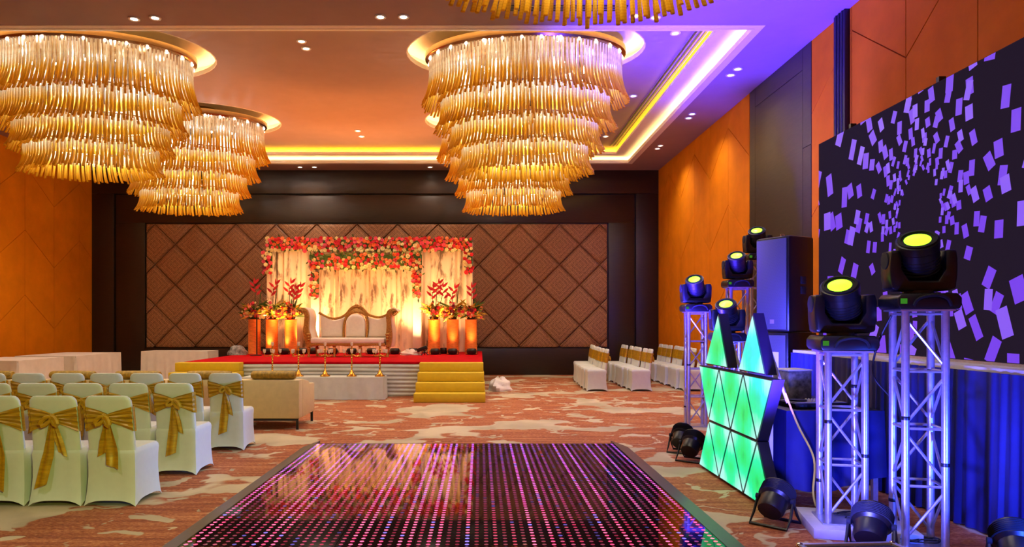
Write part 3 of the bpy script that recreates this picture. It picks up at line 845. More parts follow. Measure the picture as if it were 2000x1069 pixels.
def garland(name, label, strips, base, leafy, seed):
    rr = random.Random(seed)
    t = thing(name, label, 'flower garland', base)
    lg = G(); bk = G()
    for x0, x1, z0, z1, n, pal in strips:
        bk.box(x0+0.02, x1-0.02, 0.0, 0.05, z0+0.03, z1-0.03)
        pts = []
        tries = 0
        while len(pts) < n and tries < n*40:
            tries += 1
            p = (rr.uniform(x0+0.03, x1-0.03), rr.uniform(z0+0.02, z1-0.02))
            if all((p[0]-q[0])**2+(p[1]-q[1])**2 > 0.0055 for q in pts): pts.append(p)
        for x, z in pts:
            if leafy and z > z0+(z1-z0)*0.62 and x1-x0 > 0.5 and rr.random() < 0.75:
                for _ in range(3):
                    leaf_quad(lg, (x+rr.uniform(-.05, .05), -0.05, z), (rr.uniform(-1, 1), -0.3, rr.uniform(-0.5, 1)), rr.uniform(0.1, 0.2), 0.018)
                if rr.random() < 0.5: continue
            v = (z-z0)/(z1-z0)
            c = 'cream' if (v < 0.22 and rr.random() < 0.6 and x1-x0 > 0.5) else rr.choice(pal)
            o = link('flower', FL[c], t, (x, -0.06-rr.uniform(0, 0.05), z))
            s_ = rr.uniform(0.85, 1.25); o.scale = (s_, s_, s_); o.rotation_euler = (rr.uniform(-0.5, 0.5), rr.uniform(0, 6), rr.uniform(-0.5, 0.5))
            if rr.random() < 0.6:
                leaf_quad(lg, (x+rr.uniform(-.05, .05), -0.02, z+rr.uniform(-.05, .05)), (rr.uniform(-1, 1), -0.4, rr.uniform(-1, 1)), rr.uniform(0.08, 0.15), 0.02)
    bk.build('foam_backing', MT['leaf'], t, smooth=False)
    lg.build('leaves', MT['leaf'], t, smooth=False, kind='stuff')
    return t
PA = ['pink', 'pink', 'red', 'red', 'peach', 'cream', 'orange']; PB = ['peach', 'orange', 'red', 'pink', 'cream', 'peach']
garland('flower_garland', 'long garland of pink, red and cream flowers along the top of the wide drape wall',
        [(-2.72, 2.74, -0.34, 0.04, 235, PA), (-2.82, -2.56, -0.95, -0.34, 24, ['red', 'pink', 'maroon', 'cream']), (2.50, 2.76, -0.92, -0.34, 24, ['red', 'pink', 'red', 'cream'])],
        ((bx0+bx1)/2, byy-0.07, bz1), False, 3)
garland('flower_garland', 'peach and orange garland with ferny leaves framing the narrower drape screen',
        [(-1.46, 1.46, -0.38, 0.06, 130, PB), (-1.42, -1.18, -1.08, -0.38, 30, PB), (1.18, 1.44, -1.08, -0.38, 30, PB)],
        ((ix0+ix1)/2, iyy-0.12, iz1), True, 4)

ped = [(497, 'far left of the throne, in front of the small glass table'), (531, 'middle of the left three, lit brightest at its foot'), (568, 'nearest the throne on its left side'),
       (848, 'nearest the throne on its right side'), (884, 'middle of the right three'), (920, 'outermost at the right end of the stage')]
def heliconia(g, c, h, rr):
    x, y, z = c
    lean = rr.uniform(-0.06, 0.06)
    for k in range(5):
        zz = z+h-0.07*(4-k); sd = -1 if k % 2 else 1
        leaf_quad(g, (x+lean*(zz-z)/h, y, zz), (sd*0.8, -0.2, 0.75), 0.19, 0.034, -0.1)
    leaf_quad(g, (x+lean, y, z+h), (0.1, 0, 1), 0.16, 0.02)
for i, (px, where) in enumerate(ped):
    rr = random.Random(40+i)
    Y = 17.55; X = (px-938)*Y/1366
    tag(G().lathe([(0.150, 0), (0.155, 0.01), (0.150, 0.03), (0.148, 0.84), (0.155, 0.855), (0.15, 0.87), (0.0001, 0.87)], 24).build('flower_pedestal', MT['pot'], None, loc=(X, Y, SZ)),
        'glowing amber flower pedestal, '+where, 'pedestal', 'amber flower pedestals on the stage')
    t = thing('flower_arrangement', 'red heliconia arrangement on the pedestal '+where.split(',')[0], 'flowers', (X, Y, SZ+0.87), 0)
    G().lathe([(0.10, 0.0), (0.12, 0.06), (0.0001, 0.1)], 12).build('vase_foam', MT['stem'], t)
    lg = G(); yg = G(); sg = G()
    for k in range(64):
        a = rr.uniform(0, 2*PI); el = rr.uniform(-0.3, 1.0)
        L = rr.uniform(0.18, 0.40)
        leaf_quad(lg if rr.random() < 0.45 else yg, (0.05*math.cos(a), 0.05*math.sin(a), 0.06+rr.uniform(0, 0.25)), (math.cos(a), math.sin(a), el), L, 0.03, 0.35)
    hs = G()
    for k in range(3 if i in (2, 3) else 2):
        cx = (-0.06+0.13*k if i in (2, 3) else 0.02+0.05*k)+rr.uniform(-0.03, 0.03); hh = rr.uniform(0.66, 0.80) if k < 2 else 0.7
        if k == 1 and i not in (2, 3): 
            leaf_quad(lg, (cx, 0, 0.1), (0.12, 0, 1), 0.85, 0.014, 0.05); continue
        sg.tube([(cx*0.3, 0, 0.05), (cx, 0, hh)], 0.009, 5)
        heliconia(hs, (cx, -0.01, hh-0.05), 0.15, rr)
    sg.build('stems', MT['stem'], t); hs.build('heliconia_bloom', MT['fl_red'], t, smooth=False)
    lg.build('green_leaves', MT['leaf'], t, smooth=False, kind='stuff'); yg.build('golden_leaves', MT['leaf_y'], t, smooth=False, kind='stuff')
    for k in range(30):
        a = rr.uniform(0, 2*PI); r = rr.uniform(0.02, 0.30); zz = rr.uniform(0.02, 0.46)*(1-0.5*r/0.3)+(0.0)
        c = rr.choice(['maroon', 'maroon', 'red', 'pink', 'cream', 'peach'] if zz > 0.15 else ['cream', 'pink', 'red', 'peach', 'cream'])
        o = link('bloom', FL[c], t, (r*math.cos(a), -abs(r*math.sin(a))*0.8-0.05, zz+0.03))
        s_ = rr.uniform(0.6, 1.05); o.scale = (s_,)*3; o.rotation_euler = (rr.uniform(-0.6, 0.4), rr.uniform(0, 6), rr.uniform(-0.6, 0.6))

# small round par cans at the foot of the drapes; each throws warm light upward
pc = thing('stage_uplight', '', 'stage light', (0, 0, 0), 0, 'black uplights along the rear of the stage')
G().lathe([(0.07, 0), (0.105, 0.02), (0.125, 0.07), (0.12, 0.12), (0.10, 0.15), (0.085, 0.152), (0.08, 0.13), (0.0001, 0.125)], 18).build('can', MT['black'], pc)
G().lathe([(0.0001, 0.126), (0.078, 0.131), (0.0001, 0.134)], 14).build('lens', EM('uplight_lens', (255, 196, 110), 4.0, False), pc)
G().add([], []).tube([(-0.135, 0, 0.0), (-0.14, 0, 0.09), (-0.12, 0, 0.1)], 0.008, 5).tube([(0.135, 0, 0.0), (0.14, 0, 0.09), (0.12, 0, 0.1)], 0.008, 5).tube([(-0.135, 0, 0.006), (0.135, 0, 0.006)], 0.008, 5).build('bracket', MT['black'], pc)
UP = [(523, 17.3, 'in front of the gap between the first and second left pedestals'), (555, 17.3, 'in front of the third left pedestal'), (590, 17.5, 'beside the left foot of the throne sofa'), (611, 17.6, 'just behind the left foot of the throne sofa'),
      (650, 17.4, 'under the throne sofa, left of centre'), (687, 17.4, 'under the middle of the throne sofa'), (726, 17.4, 'under the throne sofa, right of centre'), (771, 17.4, 'just right of the throne sofa'),
      (807, 17.4, 'at the foot of the right white pillar'), (850, 17.2, 'in front of the first right pedestal'), (867, 17.7, 'in the gap between the first two right pedestals'), (884, 17.2, 'in front of the middle right pedestal'), (921, 17.2, 'in front of the outermost right pedestal')]
first = True
for px, Y, wh in UP:
    X = (px-938)*Y/1366; lab = 'black round stage uplight '+wh
    if first: pc.location = (X, Y, SZ); pc['label'] = lab; first = False
    else: dup(pc, (X, Y, SZ), R.uniform(-0.2, 0.2), lab)
    light('uplight_beam', 'SPOT', (X, Y, SZ+0.18), (70 if 640 < px < 740 else 30 if Y < 17.35 else 170), (1.0, 0.54, 0.22), (X, Y+0.75, SZ+2.4), 78, 0.8, 0.05)
for px, Y in ((612, 17.6), (813, 17.5)):
    X = (px-938)*Y/1366
    light('uplight_beam', 'SPOT', (X, Y, SZ+0.18), 80, (1.0, 0.66, 0.34), (X, 17.96, SZ+1.0), 70, 0.8, 0.04)
pf = thing('floor_stand_light', 'black angled spotlight on a small cross stand at right on the stage', 'stage light', ((829-938)*16.9/1366, 16.9, SZ))
G().box(-0.13, 0.13, -0.06, 0.06, 0.12, 0.21).xf(Matrix.Rotation(-0.35, 4, 'Y')).build('lamp_body', MT['black'], pf, bevel=0.01)
G().tube([(-0.08, -0.05, 0), (0.05, 0.03, 0.14)], 0.012, 6).tube([(0.1, -0.05, 0), (-0.04, 0.03, 0.14)], 0.012, 6).tube([(0.0, 0.09, 0), (0.0, 0.0, 0.14)], 0.012, 6).build('stand', MT['black'], pf)

# small glass-topped pole table on the left of the stage
gt = thing('pole_table', 'thin round-topped pole table on the left of the stage before the pedestals', 'table', ((500-938)*16.7/1366, 16.7, SZ))
G().lathe([(0.0001, 0.96), (0.30, 0.96), (0.31, 0.968), (0.30, 0.976), (0.0001, 0.976)], 32).build('table_top', MT['bronze'], gt)
G().tube([(0.02, 0, 0.0), (0.02, 0, 0.96)], 0.016, 8).build('pole', MT['black'], gt)
G().lathe([(0.14, 0), (0.14, 0.012), (0.03, 0.03), (0.0001, 0.03)], 20).build('foot_plate', MT['black'], gt)

light('throne_fill', 'SPOT', (-3.0, 12.2, 5.6), 300, WHITE, (-3.0, 16.4, 1.2), 34, 0.8, 0.08)  # added front fill to brighten the throne, without any fixture
# outer drapes: two more uplights' spill
for lx in (-5.2, -4.6, -1.2, -0.6): light('uplight_beam', 'SPOT', (lx, 17.95, SZ+0.2), 75, (1.0, 0.54, 0.22), (lx, 18.6, SZ+2.2), 90, 0.9, 0.05)
# ---------------------------------------------------------------- throne sofa
TY = 16.35
th = thing('throne_sofa', 'ornate gold-framed throne sofa with ivory leather in the middle of the stage', 'sofa', ((688.5-938)*TY/1366, TY, SZ))
KS = TY/1366/7.636
def tx(p): return ((p[0]-835)*KS, 1.398-p[1]*KS)
def tpoly(L): return [tx(p) for p in L]
def smoothp(P, n=4, closed=False):
    out = []; m = len(P)
    for i in range(m if closed else m-1):
        p0 = P[i-1] if (i > 0 or closed) else P[0]; p1 = P[i]; p2 = P[(i+1) % m]; p3 = P[(i+2) % m] if (closed or i+2 < m) else P[-1]
        for k in range(n):
            t = k/n
            out.append(tuple(0.5*((2*p1[a])+(-p0[a]+p2[a])*t+(2*p0[a]-5*p1[a]+4*p2[a]-p3[a])*t*t+(-p0[a]+3*p1[a]-3*p2[a]+p3[a])*t*t*t) for a in range(len(p1))))
    if not closed: out.append(tuple(P[-1]))
    return out
def ribbon(path, wid, d0, d1, name, mat, parent, bevel=0.012):
    """bar of given width following an x-z path"""
    n = len(path); L = []; Rr = []
    for i in range(n):
        a, b = path[max(i-1, 0)], path[min(i+1, n-1)]
        dx, dz = b[0]-a[0], b[1]-a[1]; q = math.hypot(dx, dz) or 1
        w_ = wid[i]/2 if isinstance(wid, list) else wid/2
        L.append((path[i][0]-dz/q*w_, path[i][1]+dx/q*w_)); Rr.append((path[i][0]+dz/q*w_, path[i][1]-dx/q*w_))
    g = G(); V = []
    for i in range(n): V += [(L[i][0], d0, L[i][1]), (Rr[i][0], d0, Rr[i][1]), (Rr[i][0], d1, Rr[i][1]), (L[i][0], d1, L[i][1])]
    F = [(i*4+k, i*4+(k+1) % 4, i*4+4+(k+1) % 4, i*4+4+k) for i in range(n-1) for k in range(4)]+[(0, 3, 2, 1), (n*4-4, n*4-3, n*4-2, n*4-1)]
    g.add(V, F); return g.build(name, mat, parent, bevel=bevel)
# arms: carved front (S shape with scroll) and ivory rolled side
armL = smoothp([tx(p) for p in ((125, 235), (150, 205), (190, 225), (212, 300), (205, 400), (200, 500), (222, 600), (238, 700), (242, 745))], 5)
armR = [(-x, z) for x, z in smoothp([tx(p) for p in ((170, 245), (200, 212), (255, 235), (270, 300), (262, 400), (258, 500), (258, 600), (262, 700), (262, 745))], 5)]
for path in (armL, armR):
    n = len(path); wid = [0.085+0.05*math.exp(-((i/n-0.72)/0.16)**2)+0.02*(1-i/n) for i in range(n)]
    ribbon(path, wid, -0.40, -0.30, 'arm_front', MT['gold_wood'], th, 0.02)
    sg = -1 if path[0][0] < 0 else 1
    ribbon([(x+sg*0.0, z) for x, z in path], [w_*0.95+0.03 for w_ in wid], -0.30, 0.30, 'arm_roll', MT['ivory'], th, 0.03)
    c = path[1]; g = G()
    sp = [(c[0]+0.075*(1-t/26)*math.cos(t*0.45)*sg, -0.415, c[1]-0.02+0.075*(1-t/26)*math.sin(t*0.45)) for t in range(24)]
    g.tube(sp, 0.012, 6).build('arm_scroll', MT['gold_wood'], th)
    c2 = tx((242 if sg < 0 else 1390, 560)); g = G()
    for q in range(3): g.ball((c2[0], -0.41, c2[1]-0.06*q), (0.05-0.008*q, 0.025, 0.035), 10, 6)
    g.build('arm_carving', MT['gold_wood'], th)
crest = smoothp([tx(p) for p in ((310, 235), (350, 265), (440, 310), (540, 328), (640, 310), (720, 262), (780, 195), (830, 165), (878, 155), (930, 165), (985, 205), (1045, 262), (1130, 295), (1220, 307), (1310, 282), (1375, 235))], 5)
ribbon(crest, [0.055+0.06*math.exp(-((i/len(crest)-0.53)/0.12)**2) for i in range(len(crest))], 0.14, 0.24, 'crest_rail', MT['gold_wood'], th, 0.014)
pk = [tx(p) for p in ((700, 300), (780, 215), (878, 165), (985, 220), (1060, 300), (1020, 300), (960, 258), (878, 245), (800, 262), (745, 310))]
G().prism(pk[::-1], 0.12, 0.18, 'xz').build('crest_carving', MT['gold_wood'], th, bevel=0.012)
cx, cz = tx((878, 130)); G().ball((cx, 0.15, cz), (0.055, 0.04, 0.035), 10, 6).ball((cx, 0.15, cz-0.03), (0.085, 0.04, 0.025), 10, 6).build('finial', MT['gold_wood'], th)
for L in (((735, 300), (705, 380), (692, 480), (690, 610)), ((1022, 290), (1045, 380), (1048, 480), (1032, 610))):
    ribbon(smoothp(tpoly(L), 5), 0.048, 0.08, 0.18, 'medallion_frame', MT['gold_wood'], th, 0.012)
def cushion(poly, y, d, name, parent, mat):
    n = len(poly); mx = sum(p[0] for p in poly)/n; mz = sum(p[1] for p in poly)/n
    g = G(); V = []
    for f, dd in ((1, 0), (0.97, -0.4*d), (0.88, -0.75*d), (0.6, -d)): V += [(mx+(x-mx)*f, y+dd, mz+(z-mz)*f) for x, z in poly]
    V += [(mx, y-d*1.05, mz)]
    V += [(x, y+0.06, z) for x, z in poly]
    F = [(r*n+i, r*n+(i+1) % n, (r+1)*n+(i+1) % n, (r+1)*n+i) for r in range(3) for i in range(n)]+[(3*n+i, 3*n+(i+1) % n, 4*n) for i in range(n)]
    F += [(4*n+1+i, 4*n+1+(i+1) % n, (i+1) % n, i) for i in range(n)]+[tuple(range(5*n, 4*n, -1))]
    g.add(V, F); return g.build(name, mat, parent)
med = [tx((870+150*math.cos(t), 400-145*math.sin(t))) for t in [PI*i/14 for i in range(15)]]+[tx((722, 520)), tx((722, 610)), tx((1015, 610)), tx((1018, 520))]
cushion(med, 0.12, 0.07, 'medallion_pad', th, MT['ivory'])
cushion(tpoly(smoothp([(335, 270), (400, 322), (520, 350), (640, 330), (715, 300), (692, 380), (680, 480), (678, 610)], 3)+[(345, 610)]), 0.16, 0.07, 'back_pad', th, MT['ivory'])
cushion(tpoly(smoothp([(1042, 300), (1120, 325), (1230, 332), (1320, 305), (1372, 270)], 3)+[(1360, 610), (1045, 610), (1062, 480), (1060, 380)]), 0.16, 0.07, 'back_pad', th, MT['ivory'])
x0, z0_ = tx((262, 690)); x1, z1_ = tx((1345, 612))
G().box(x0, x1, -0.40, 0.22, z0_, z1_).build('seat_cushion', MT['ivory'], th, bevel=0.035)
za = tx((0, 735))[1]
ap = [(x0-0.02, z0_), (x0-0.02, za)]+[(x0+(x1-x0)*i/24, za+0.018*abs(math.sin(i*PI/6))) for i in range(25)]+[(x1+0.02, za), (x1+0.02, z0_)]
G().prism(ap[::-1], -0.39, -0.34, 'xz').build('apron', MT['gold_wood'], th, bevel=0.005)
G().box(x0, x1, -0.34, 0.2, za+0.02, z0_).build('seat_base', MT['gold_wood'], th, bevel=0.01)
legp = [(0.030, 0), (0.034, 0.03), (0.022, 0.05), (0.030, 0.12), (0.044, 0.20), (0.026, 0.225), (0.046, 0.25), (0.05, za+0.01)]
for cx_ in (238, 612, 990, 1385):
    lx = tx((cx_, 0))[0]
    G().lathe(legp, 12).build('leg', MT['gold_wood'], th, loc=(lx, -0.35, 0))
    if cx_ in (238, 1385): G().lathe(legp, 12).build('leg', MT['gold_wood'], th, loc=(lx*0.93, 0.18, 0))

# ---------------------------------------------------------------- low cloth table with brass lamps
LX0, LX1, LY0, LY1, LZ = -4.64, -1.88, 13.55, 14.1, 0.43
lt = thing('low_table', 'long low table under a pale grey cloth before the stage', 'table', ((LX0+LX1)/2, (LY0+LY1)/2, 0))
def cloth_box(hx, hy, h, seed, amp=0.02, flare=0.03, nper=120, nz=10):
    rr = random.Random(seed); ph = [rr.uniform(0, 6) for _ in range(8)]
    per = []
    for i in range(nper):
        t = i/nper*(4*hx+4*hy)
        if t < 2*hx: per.append((-hx+t, -hy, 0, -1))
        elif t < 2*hx+2*hy: per.append((hx, -hy+t-2*hx, 1, 0))
        elif t < 4*hx+2*hy: per.append((hx-(t-2*hx-2*hy), hy, 0, 1))
        else: per.append((-hx, hy-(t-4*hx-2*hy), -1, 0))
    g = G(); V = []
    for j in range(nz+1):
        v = j/nz
        for i, (x, y, nx, ny) in enumerate(per):
            a = 2*PI*i/nper
            o = flare*(1-v)+amp*(1-v)**0.8*(math.sin(23*a+ph[0])+0.6*math.sin(41*a+ph[1]+v*2)+0.4*math.sin(9*a+ph[2]))*0.5
            V.append((x+nx*o, y+ny*o, 0.004+h*v))
    F = [(j*nper+i, j*nper+(i+1) % nper, (j+1)*nper+(i+1) % nper, (j+1)*nper+i) for j in range(nz) for i in range(nper)]
    F.append(tuple(range(nz*nper, (nz+1)*nper)))
    g.add(V, F); return g
def leg_set(t, hx, hy, h):
    for sx in (-1, 1):
        for sy in (-1, 1): G().box(sx*(hx-0.06)-0.02, sx*(hx-0.06)+0.02, sy*(hy-0.06)-0.02, sy*(hy-0.06)+0.02, 0, h-0.03).build('leg', MT['alu'], t, smooth=False)
leg_set(lt, (LX1-LX0)/2, (LY1-LY0)/2, LZ)
G().box(-(LX1-LX0)/2+0.01, (LX1-LX0)/2-0.01, -0.265, 0.265, LZ-0.035, LZ-0.01).build('table_top', MT['dark_wood'], lt, smooth=False)
tag(cloth_box((LX1-LX0)/2, (LY1-LY0)/2, LZ, 5).build('tablecloth', MT['cloth_grey'], None, loc=lt.location), 'pale grey cloth draped over the low lamp table before the stage', 'tablecloth')
bl = thing('brass_lamp', '', 'oil lamp', (0, 0, 0), 0, 'brass lamp stands on the low table')
prof = [(0.10, 0), (0.105, 0.01), (0.06, 0.04), (0.035, 0.09), (0.02, 0.12)]
for k in range(7):
    z = 0.13+0.045*k; prof += [(0.012, z), (0.021, z+0.015), (0.012, z+0.032)]
prof += [(0.012, 0.50), (0.03, 0.52), (0.012, 0.54), (0.014, 0.60), (0.0001, 0.60)]
G().lathe(prof, 12).build('stem', MT['brass'], bl)
arms = G()
cups = []
for k in range(4):
    a = PI/2*k+0.4; c, s_ = math.cos(a), math.sin(a)
    arms.tube(smoothp([(0, 0, 0.44), (0.08*c, 0.08*s_, 0.40), (0.14*c, 0.14*s_, 0.41), (0.15*c, 0.15*s_, 0.46)], 3), 0.008, 5)
    cups.append((0.15*c, 0.15*s_, 0.46))
arms.build('branch_arms', MT['brass'], bl)
cups.append((0, 0, 0.60))
gm = M('frosted_glass', (236, 214, 196), 0.2); 
for c in cups: G().lathe([(0.014, 0), (0.026, 0.02), (0.030, 0.07), (0.026, 0.075), (0.02, 0.03), (0.0001, 0.028)], 10, c).build('glass_cup', gm, bl)
nm5 = ['first', 'second', 'third', 'fourth', 'fifth']
for k, px in enumerate((532, 583, 635, 687, 742)):
    Y = 13.8; X = (px-938)*Y/1366
    lab = f'brass branched lamp on the grey low table, {nm5[k]} from the left end'
    if k == 0: bl.location = (X, Y, LZ+0.004); bl['label'] = lab
    else: dup(bl, (X, Y, LZ+0.004), R.uniform(0, 1.5), lab)
for k, px in enumerate((625, 700, 760)): pass

# ================================================================== BANQUET CHAIRS
def chair_cover():
    g = G(); N = 40
    def per(hx, hy, c=0.05):
        """rounded rectangle, N points starting at the front-left corner; t along each side"""
        out = []
        for s_ in range(4):
            for k in range(N//4):
                t = k/(N//4)
                P = [(-hx+2*hx*t, -hy), (hx, -hy+2*hy*t), (hx-2*hx*t, hy), (-hx, hy-2*hy*t)][s_]
                out.append((P[0], P[1], t))
        return out
    levels = [(0.0, .224, .238, -.003), (0.035, .217, .228, -.002), (0.12, .210, .214, 0), (0.24, .203, .206, 0), (0.36, .203, .208, 0), (0.425, .206, .216, 0), (0.452, .200, .212, 0), (0.462, .185, .198, 0)]
    V = []; F = []
    for li, (z, hx, hy, dy) in enumerate(levels):
        for x, y, t in per(hx, hy):
            arch = 0.045*(1-(2*t-1)**4)*(1 if li == 0 else 0.85 if li == 1 else 0.35 if li == 2 else 0)
            pinch = 1-0.06*(1-(2*t-1)**2)*(1-min(1, z/0.4)) if li < 5 else 1
            # round the vertical corners a little
            r = 0.96 if t == 0 else 1.0
            V.append((x*pinch*r, y*pinch*r+dy, z+arch+(0.008 if li == 7 else 0)))
    for j in range(len(levels)-1):
        for i in range(N): F.append((j*N+i, j*N+(i+1) % N, (j+1)*N+(i+1) % N, (j+1)*N+i))
    V.append((0, 0.02, 0.474)); c = len(V)-1
    for i in range(N): F.append(((len(levels)-1)*N+i, (len(levels)-1)*N+(i+1) % N, c))
    g.add(V, F)
    # back: rounded slab leaning backwards
    rows = []
    zs = [0.36, 0.44, 0.55, 0.65, 0.75, 0.83, 0.87, 0.895, 0.908, 0.912]
    n = 24; V = []; F = []
    for z in zs:
        hw = .196-.004*(z-.4)/.5
        if z > 0.85:
            q = (z-0.85)/0.062; hw -= 0.058*(1-math.sqrt(max(0, 1-q*q)))
        th_ = 0.026 if z < 0.9 else 0.02 if z < 0.911 else 0.006
        yc = -0.178-0.075*((z-0.40)/0.5)**1.15 if z > 0.40 else -0.178
        for k in range(n):
            a = 2*PI*k/n; ca, sa = math.cos(a), math.sin(a)
            e = 0.25
            V.append((hw*math.copysign(abs(ca)**e, ca), yc+th_*math.copysign(abs(sa)**0.8, sa), z))
    for j in range(len(zs)-1):
        for k in range(n): F.append((j*n+k, j*n+(k+1) % n, (j+1)*n+(k+1) % n, (j+1)*n+k))
    F.append(tuple(range(n-1, -1, -1))); F.append(tuple(range((len(zs)-1)*n, len(zs)*n)))
    g.add(V, F)
    return g.mesh('chair_cover', MT['spandex'])
cover_me = chair_cover()
def yback(z): return -0.178-0.075*((max(z, 0.4)-0.40)/0.5)**1.15
def sash_mesh(seed, z0=0.60, z1=0.83):
    rr = random.Random(seed); ph = rr.uniform(0, 6); kx = rr.uniform(-0.02, 0.02)
    g = G(); nu, nv = 28, 14
    def rear(u, v):
        x = -0.203+0.406*u; d = abs(x-kx)/0.203
        h = 0.030+(0.105-0.030)*min(1, d)**0.85
        zc = 0.735-0.015*d
        z = zc+(2*v-1)*h
        rip = 0.006*math.sin(v*PI*2*4.2+ph+1.3*math.sin(u*3))*(0.5+0.5*min(1, d*3))
        edge = 0.030 if d < 0.97 else 0.012
        return (x, yback(z)-edge-0.006-0.018*(1-min(1, d*2.2))+rip, z)
    g.grid(rear, nu, nv)
    def front(u, v):
        x = 0.203-0.406*u; z = 0.617+0.208*v; d = abs(x)/0.203
        return (x, yback(z)+(0.031 if d < 0.97 else 0.012)+0.003*math.sin(v*PI*7+ph), z)
    g.grid(front, 16, 8)
    for sx in (-1, 1):
        g.grid(lambda u, v: (sx*(0.203+0.004*math.sin(PI*u)), yback(0.617+0.208*v)-0.018+0.036*u+0.0, 0.617+0.208*v), 4, 8)
    return g.mesh('sash_band', MT['sash'])
def knot_mesh(seed):
    rr = random.Random(seed); g = G(); kx = rr.uniform(-0.015, 0.015)
    yk = yback(0.735)-0.05
    g.ball((kx, yk-0.012, 0.735), (0.028, 0.024, 0.036), 10, 7)
    for sg, a0 in ((-1, rr.uniform(-1.1, -0.3)), (1, rr.uniform(-1.5, -0.5))):
        L = rr.uniform(0.05, 0.085)
        P = []
        for k in range(9):
            t = k/8*2*PI
            lx = L*(1-math.cos(t))*0.6; lz = 0.028*math.sin(t)
            P.append((kx+sg*(lx*math.cos(a0)-0*lz), yk-0.018-0.01*math.sin(t/2), 0.735+lx*math.sin(a0)+lz))
        V = []; n0 = 4
        for p in P:
            for q in range(n0): V.append((p[0], p[1]-0.03*(q/(n0-1)-0.5), p[2]+0.004*math.sin(q*2)))
        g.add(V, [(i*n0+q, i*n0+q+1, (i+1)*n0+q+1, (i+1)*n0+q) for i in range(8) for q in range(n0-1)])
        g.tube(P, [0.012+0.010*math.sin(PI*i/8) for i in range(9)], 7)
    return g.mesh('sash_knot', MT['sash'])
def tail_mesh(seed, L, lean, w_=0.085):
    rr = random.Random(seed); ph = rr.uniform(0, 6); g = G()
    def fn(u, v):
        z = 0.725-L*v
        w2 = w_*(0.3+0.7*min(1, v*1.7)); tw = 0.25*math.sin(ph+v*2)
        x = lean*v+(u-0.5)*w2*math.cos(tw)
        zz = z-0.02*v*(u-0.5)*2*lean/abs(lean or 1)
        base = yback(zz) if zz > 0.42 else -0.182-0.04*(0.42-zz)/0.42
        return (x, base-0.04-0.012*math.sin(u*PI*2.5+ph)*(1-0.4*v)-0.012*v+(u-0.5)*w2*math.sin(tw)*0.4, zz)
    g.grid(fn, 8, 12); return g.mesh('sash_tail', MT['sash'])
VAR = []
for s_ in range(4):
    VAR.append((sash_mesh(s_), knot_mesh(20+s_), tail_mesh(30+s_, (0.56, 0.40, 0.58, 0.52)[s_], (-0.10, 0.03, 0.02, -0.03)[s_], 0.105), tail_mesh(50+s_, (0.30, 0.30, 0.33, 0.30)[s_], (0.07, -0.06, -0.05, 0.05)[s_], 0.075)))
def chair(x, y, rz, label, var, group):
    t = thing('banquet_chair', label, 'chair', (x, y, 0), rz, group)
    link('chair_cover', cover_me, t)
    b, k, t1, t2 = VAR[var]
    link('sash_band', b, t); link('sash_knot', k, t); link('sash_tail', t1, t); link('sash_tail', t2, t)
    return t
ORD = ['first', 'second', 'third', 'fourth', 'fifth', 'sixth', 'seventh', 'eighth']
def rowlab(row, k):
    return f'white covered chair with gold bow, {ORD[k]} from the aisle in the {row} row of seats'
gl = 'white covered chairs in rows facing the stage'
for k in range(4): chair(-3.04-0.462*k, 5.735+0.24, R.uniform(-0.03, 0.03), rowlab('nearest', k), (1, 0, 2, 3)[k], gl)
for k in range(5): chair(-3.02-0.449*k, 6.90+0.24, R.uniform(-0.03, 0.03), rowlab('middle', k), (3, 2, 0, 1, 2)[k], gl)
for k in range(7): chair(-3.0-0.462*k, 8.22+0.24, R.uniform(-0.03, 0.03), rowlab('farthest', k), (3, 1, 0, 2, 3, 1, 0)[k], gl)
gr = 'white covered chairs lined up by the right wall'
for nm, X0, n in (('leftmost', 2.52, 7), ('middle', 3.50, 7), ('wall-side', 4.62, 8)):
    for k in range(n):
        chair(X0+R.uniform(-0.03, 0.03)+0.02*k*(nm == 'leftmost'), 15.40+0.475*k+(0.06 if k > 3 else 0), PI/2+R.uniform(-0.06, 0.06),
              f'white chair with gold band, {ORD[k]} from the near end of the {nm} sideways line', R.randrange(4), gr)

# ================================================================== SOFAS AND BOLSTERS
def sofa(x0, x1, label, cut=False):
    w2 = (x1-x0)/2; t = thing('sofa', label, 'sofa', ((x0+x1)/2, 10.25, 0))
    G().box(-w2, w2, -0.45, -0.26, 0.15, 0.70).build('backrest', MT['sofa'], t, bevel=0.025)
    for sx in (-1, 1):
        P = [(-0.26, 0.15), (0.45, 0.15), (0.45, 0.585), (0.16, 0.60), (0.10, 0.645), (-0.26, 0.70)]
        G().prism([(a, b) for a, b in P], sx*w2-(0.16 if sx > 0 else 0), sx*w2+(0.16 if sx < 0 else 0), 'yz').build('armrest', MT['sofa'], t, bevel=0.02)
    G().box(-w2+0.165, w2-0.165, -0.26, 0.43, 0.15, 0.30).build('seat_base', MT['sofa'], t, bevel=0.015)
    m = (2*w2-0.34)/2
    for k in range(2): G().box(-w2+0.17+m*k, -w2+0.165+m*(k+1), -0.25, 0.44, 0.30, 0.44).build('seat_cushion', MT['sofa'], t, bevel=0.03)
    for sx in (-1, 1):
        for y in (-0.42, 0.42): G().box(sx*(w2-0.035)-0.016, sx*(w2-0.035)+0.016, y-0.016, y+0.016, 0, 0.15).build('leg', MT['black'], t, smooth=False)
    g = G()
    for y in (-0.42, 0.42): g.box(-w2+0.03, w2-0.03, y-0.014, y+0.014, 0.122, 0.149)
    g.build('leg_frame', MT['black'], t, smooth=False)
sofa(-4.33, -2.535, 'cream two-seat sofa seen from behind at the aisle, black metal legs')
sofa(-6.22, -4.42, 'cream two-seat sofa behind the chair rows, second from the aisle')
sofa(-8.11, -6.31, 'cream two-seat sofa at the left picture edge, third from the aisle')
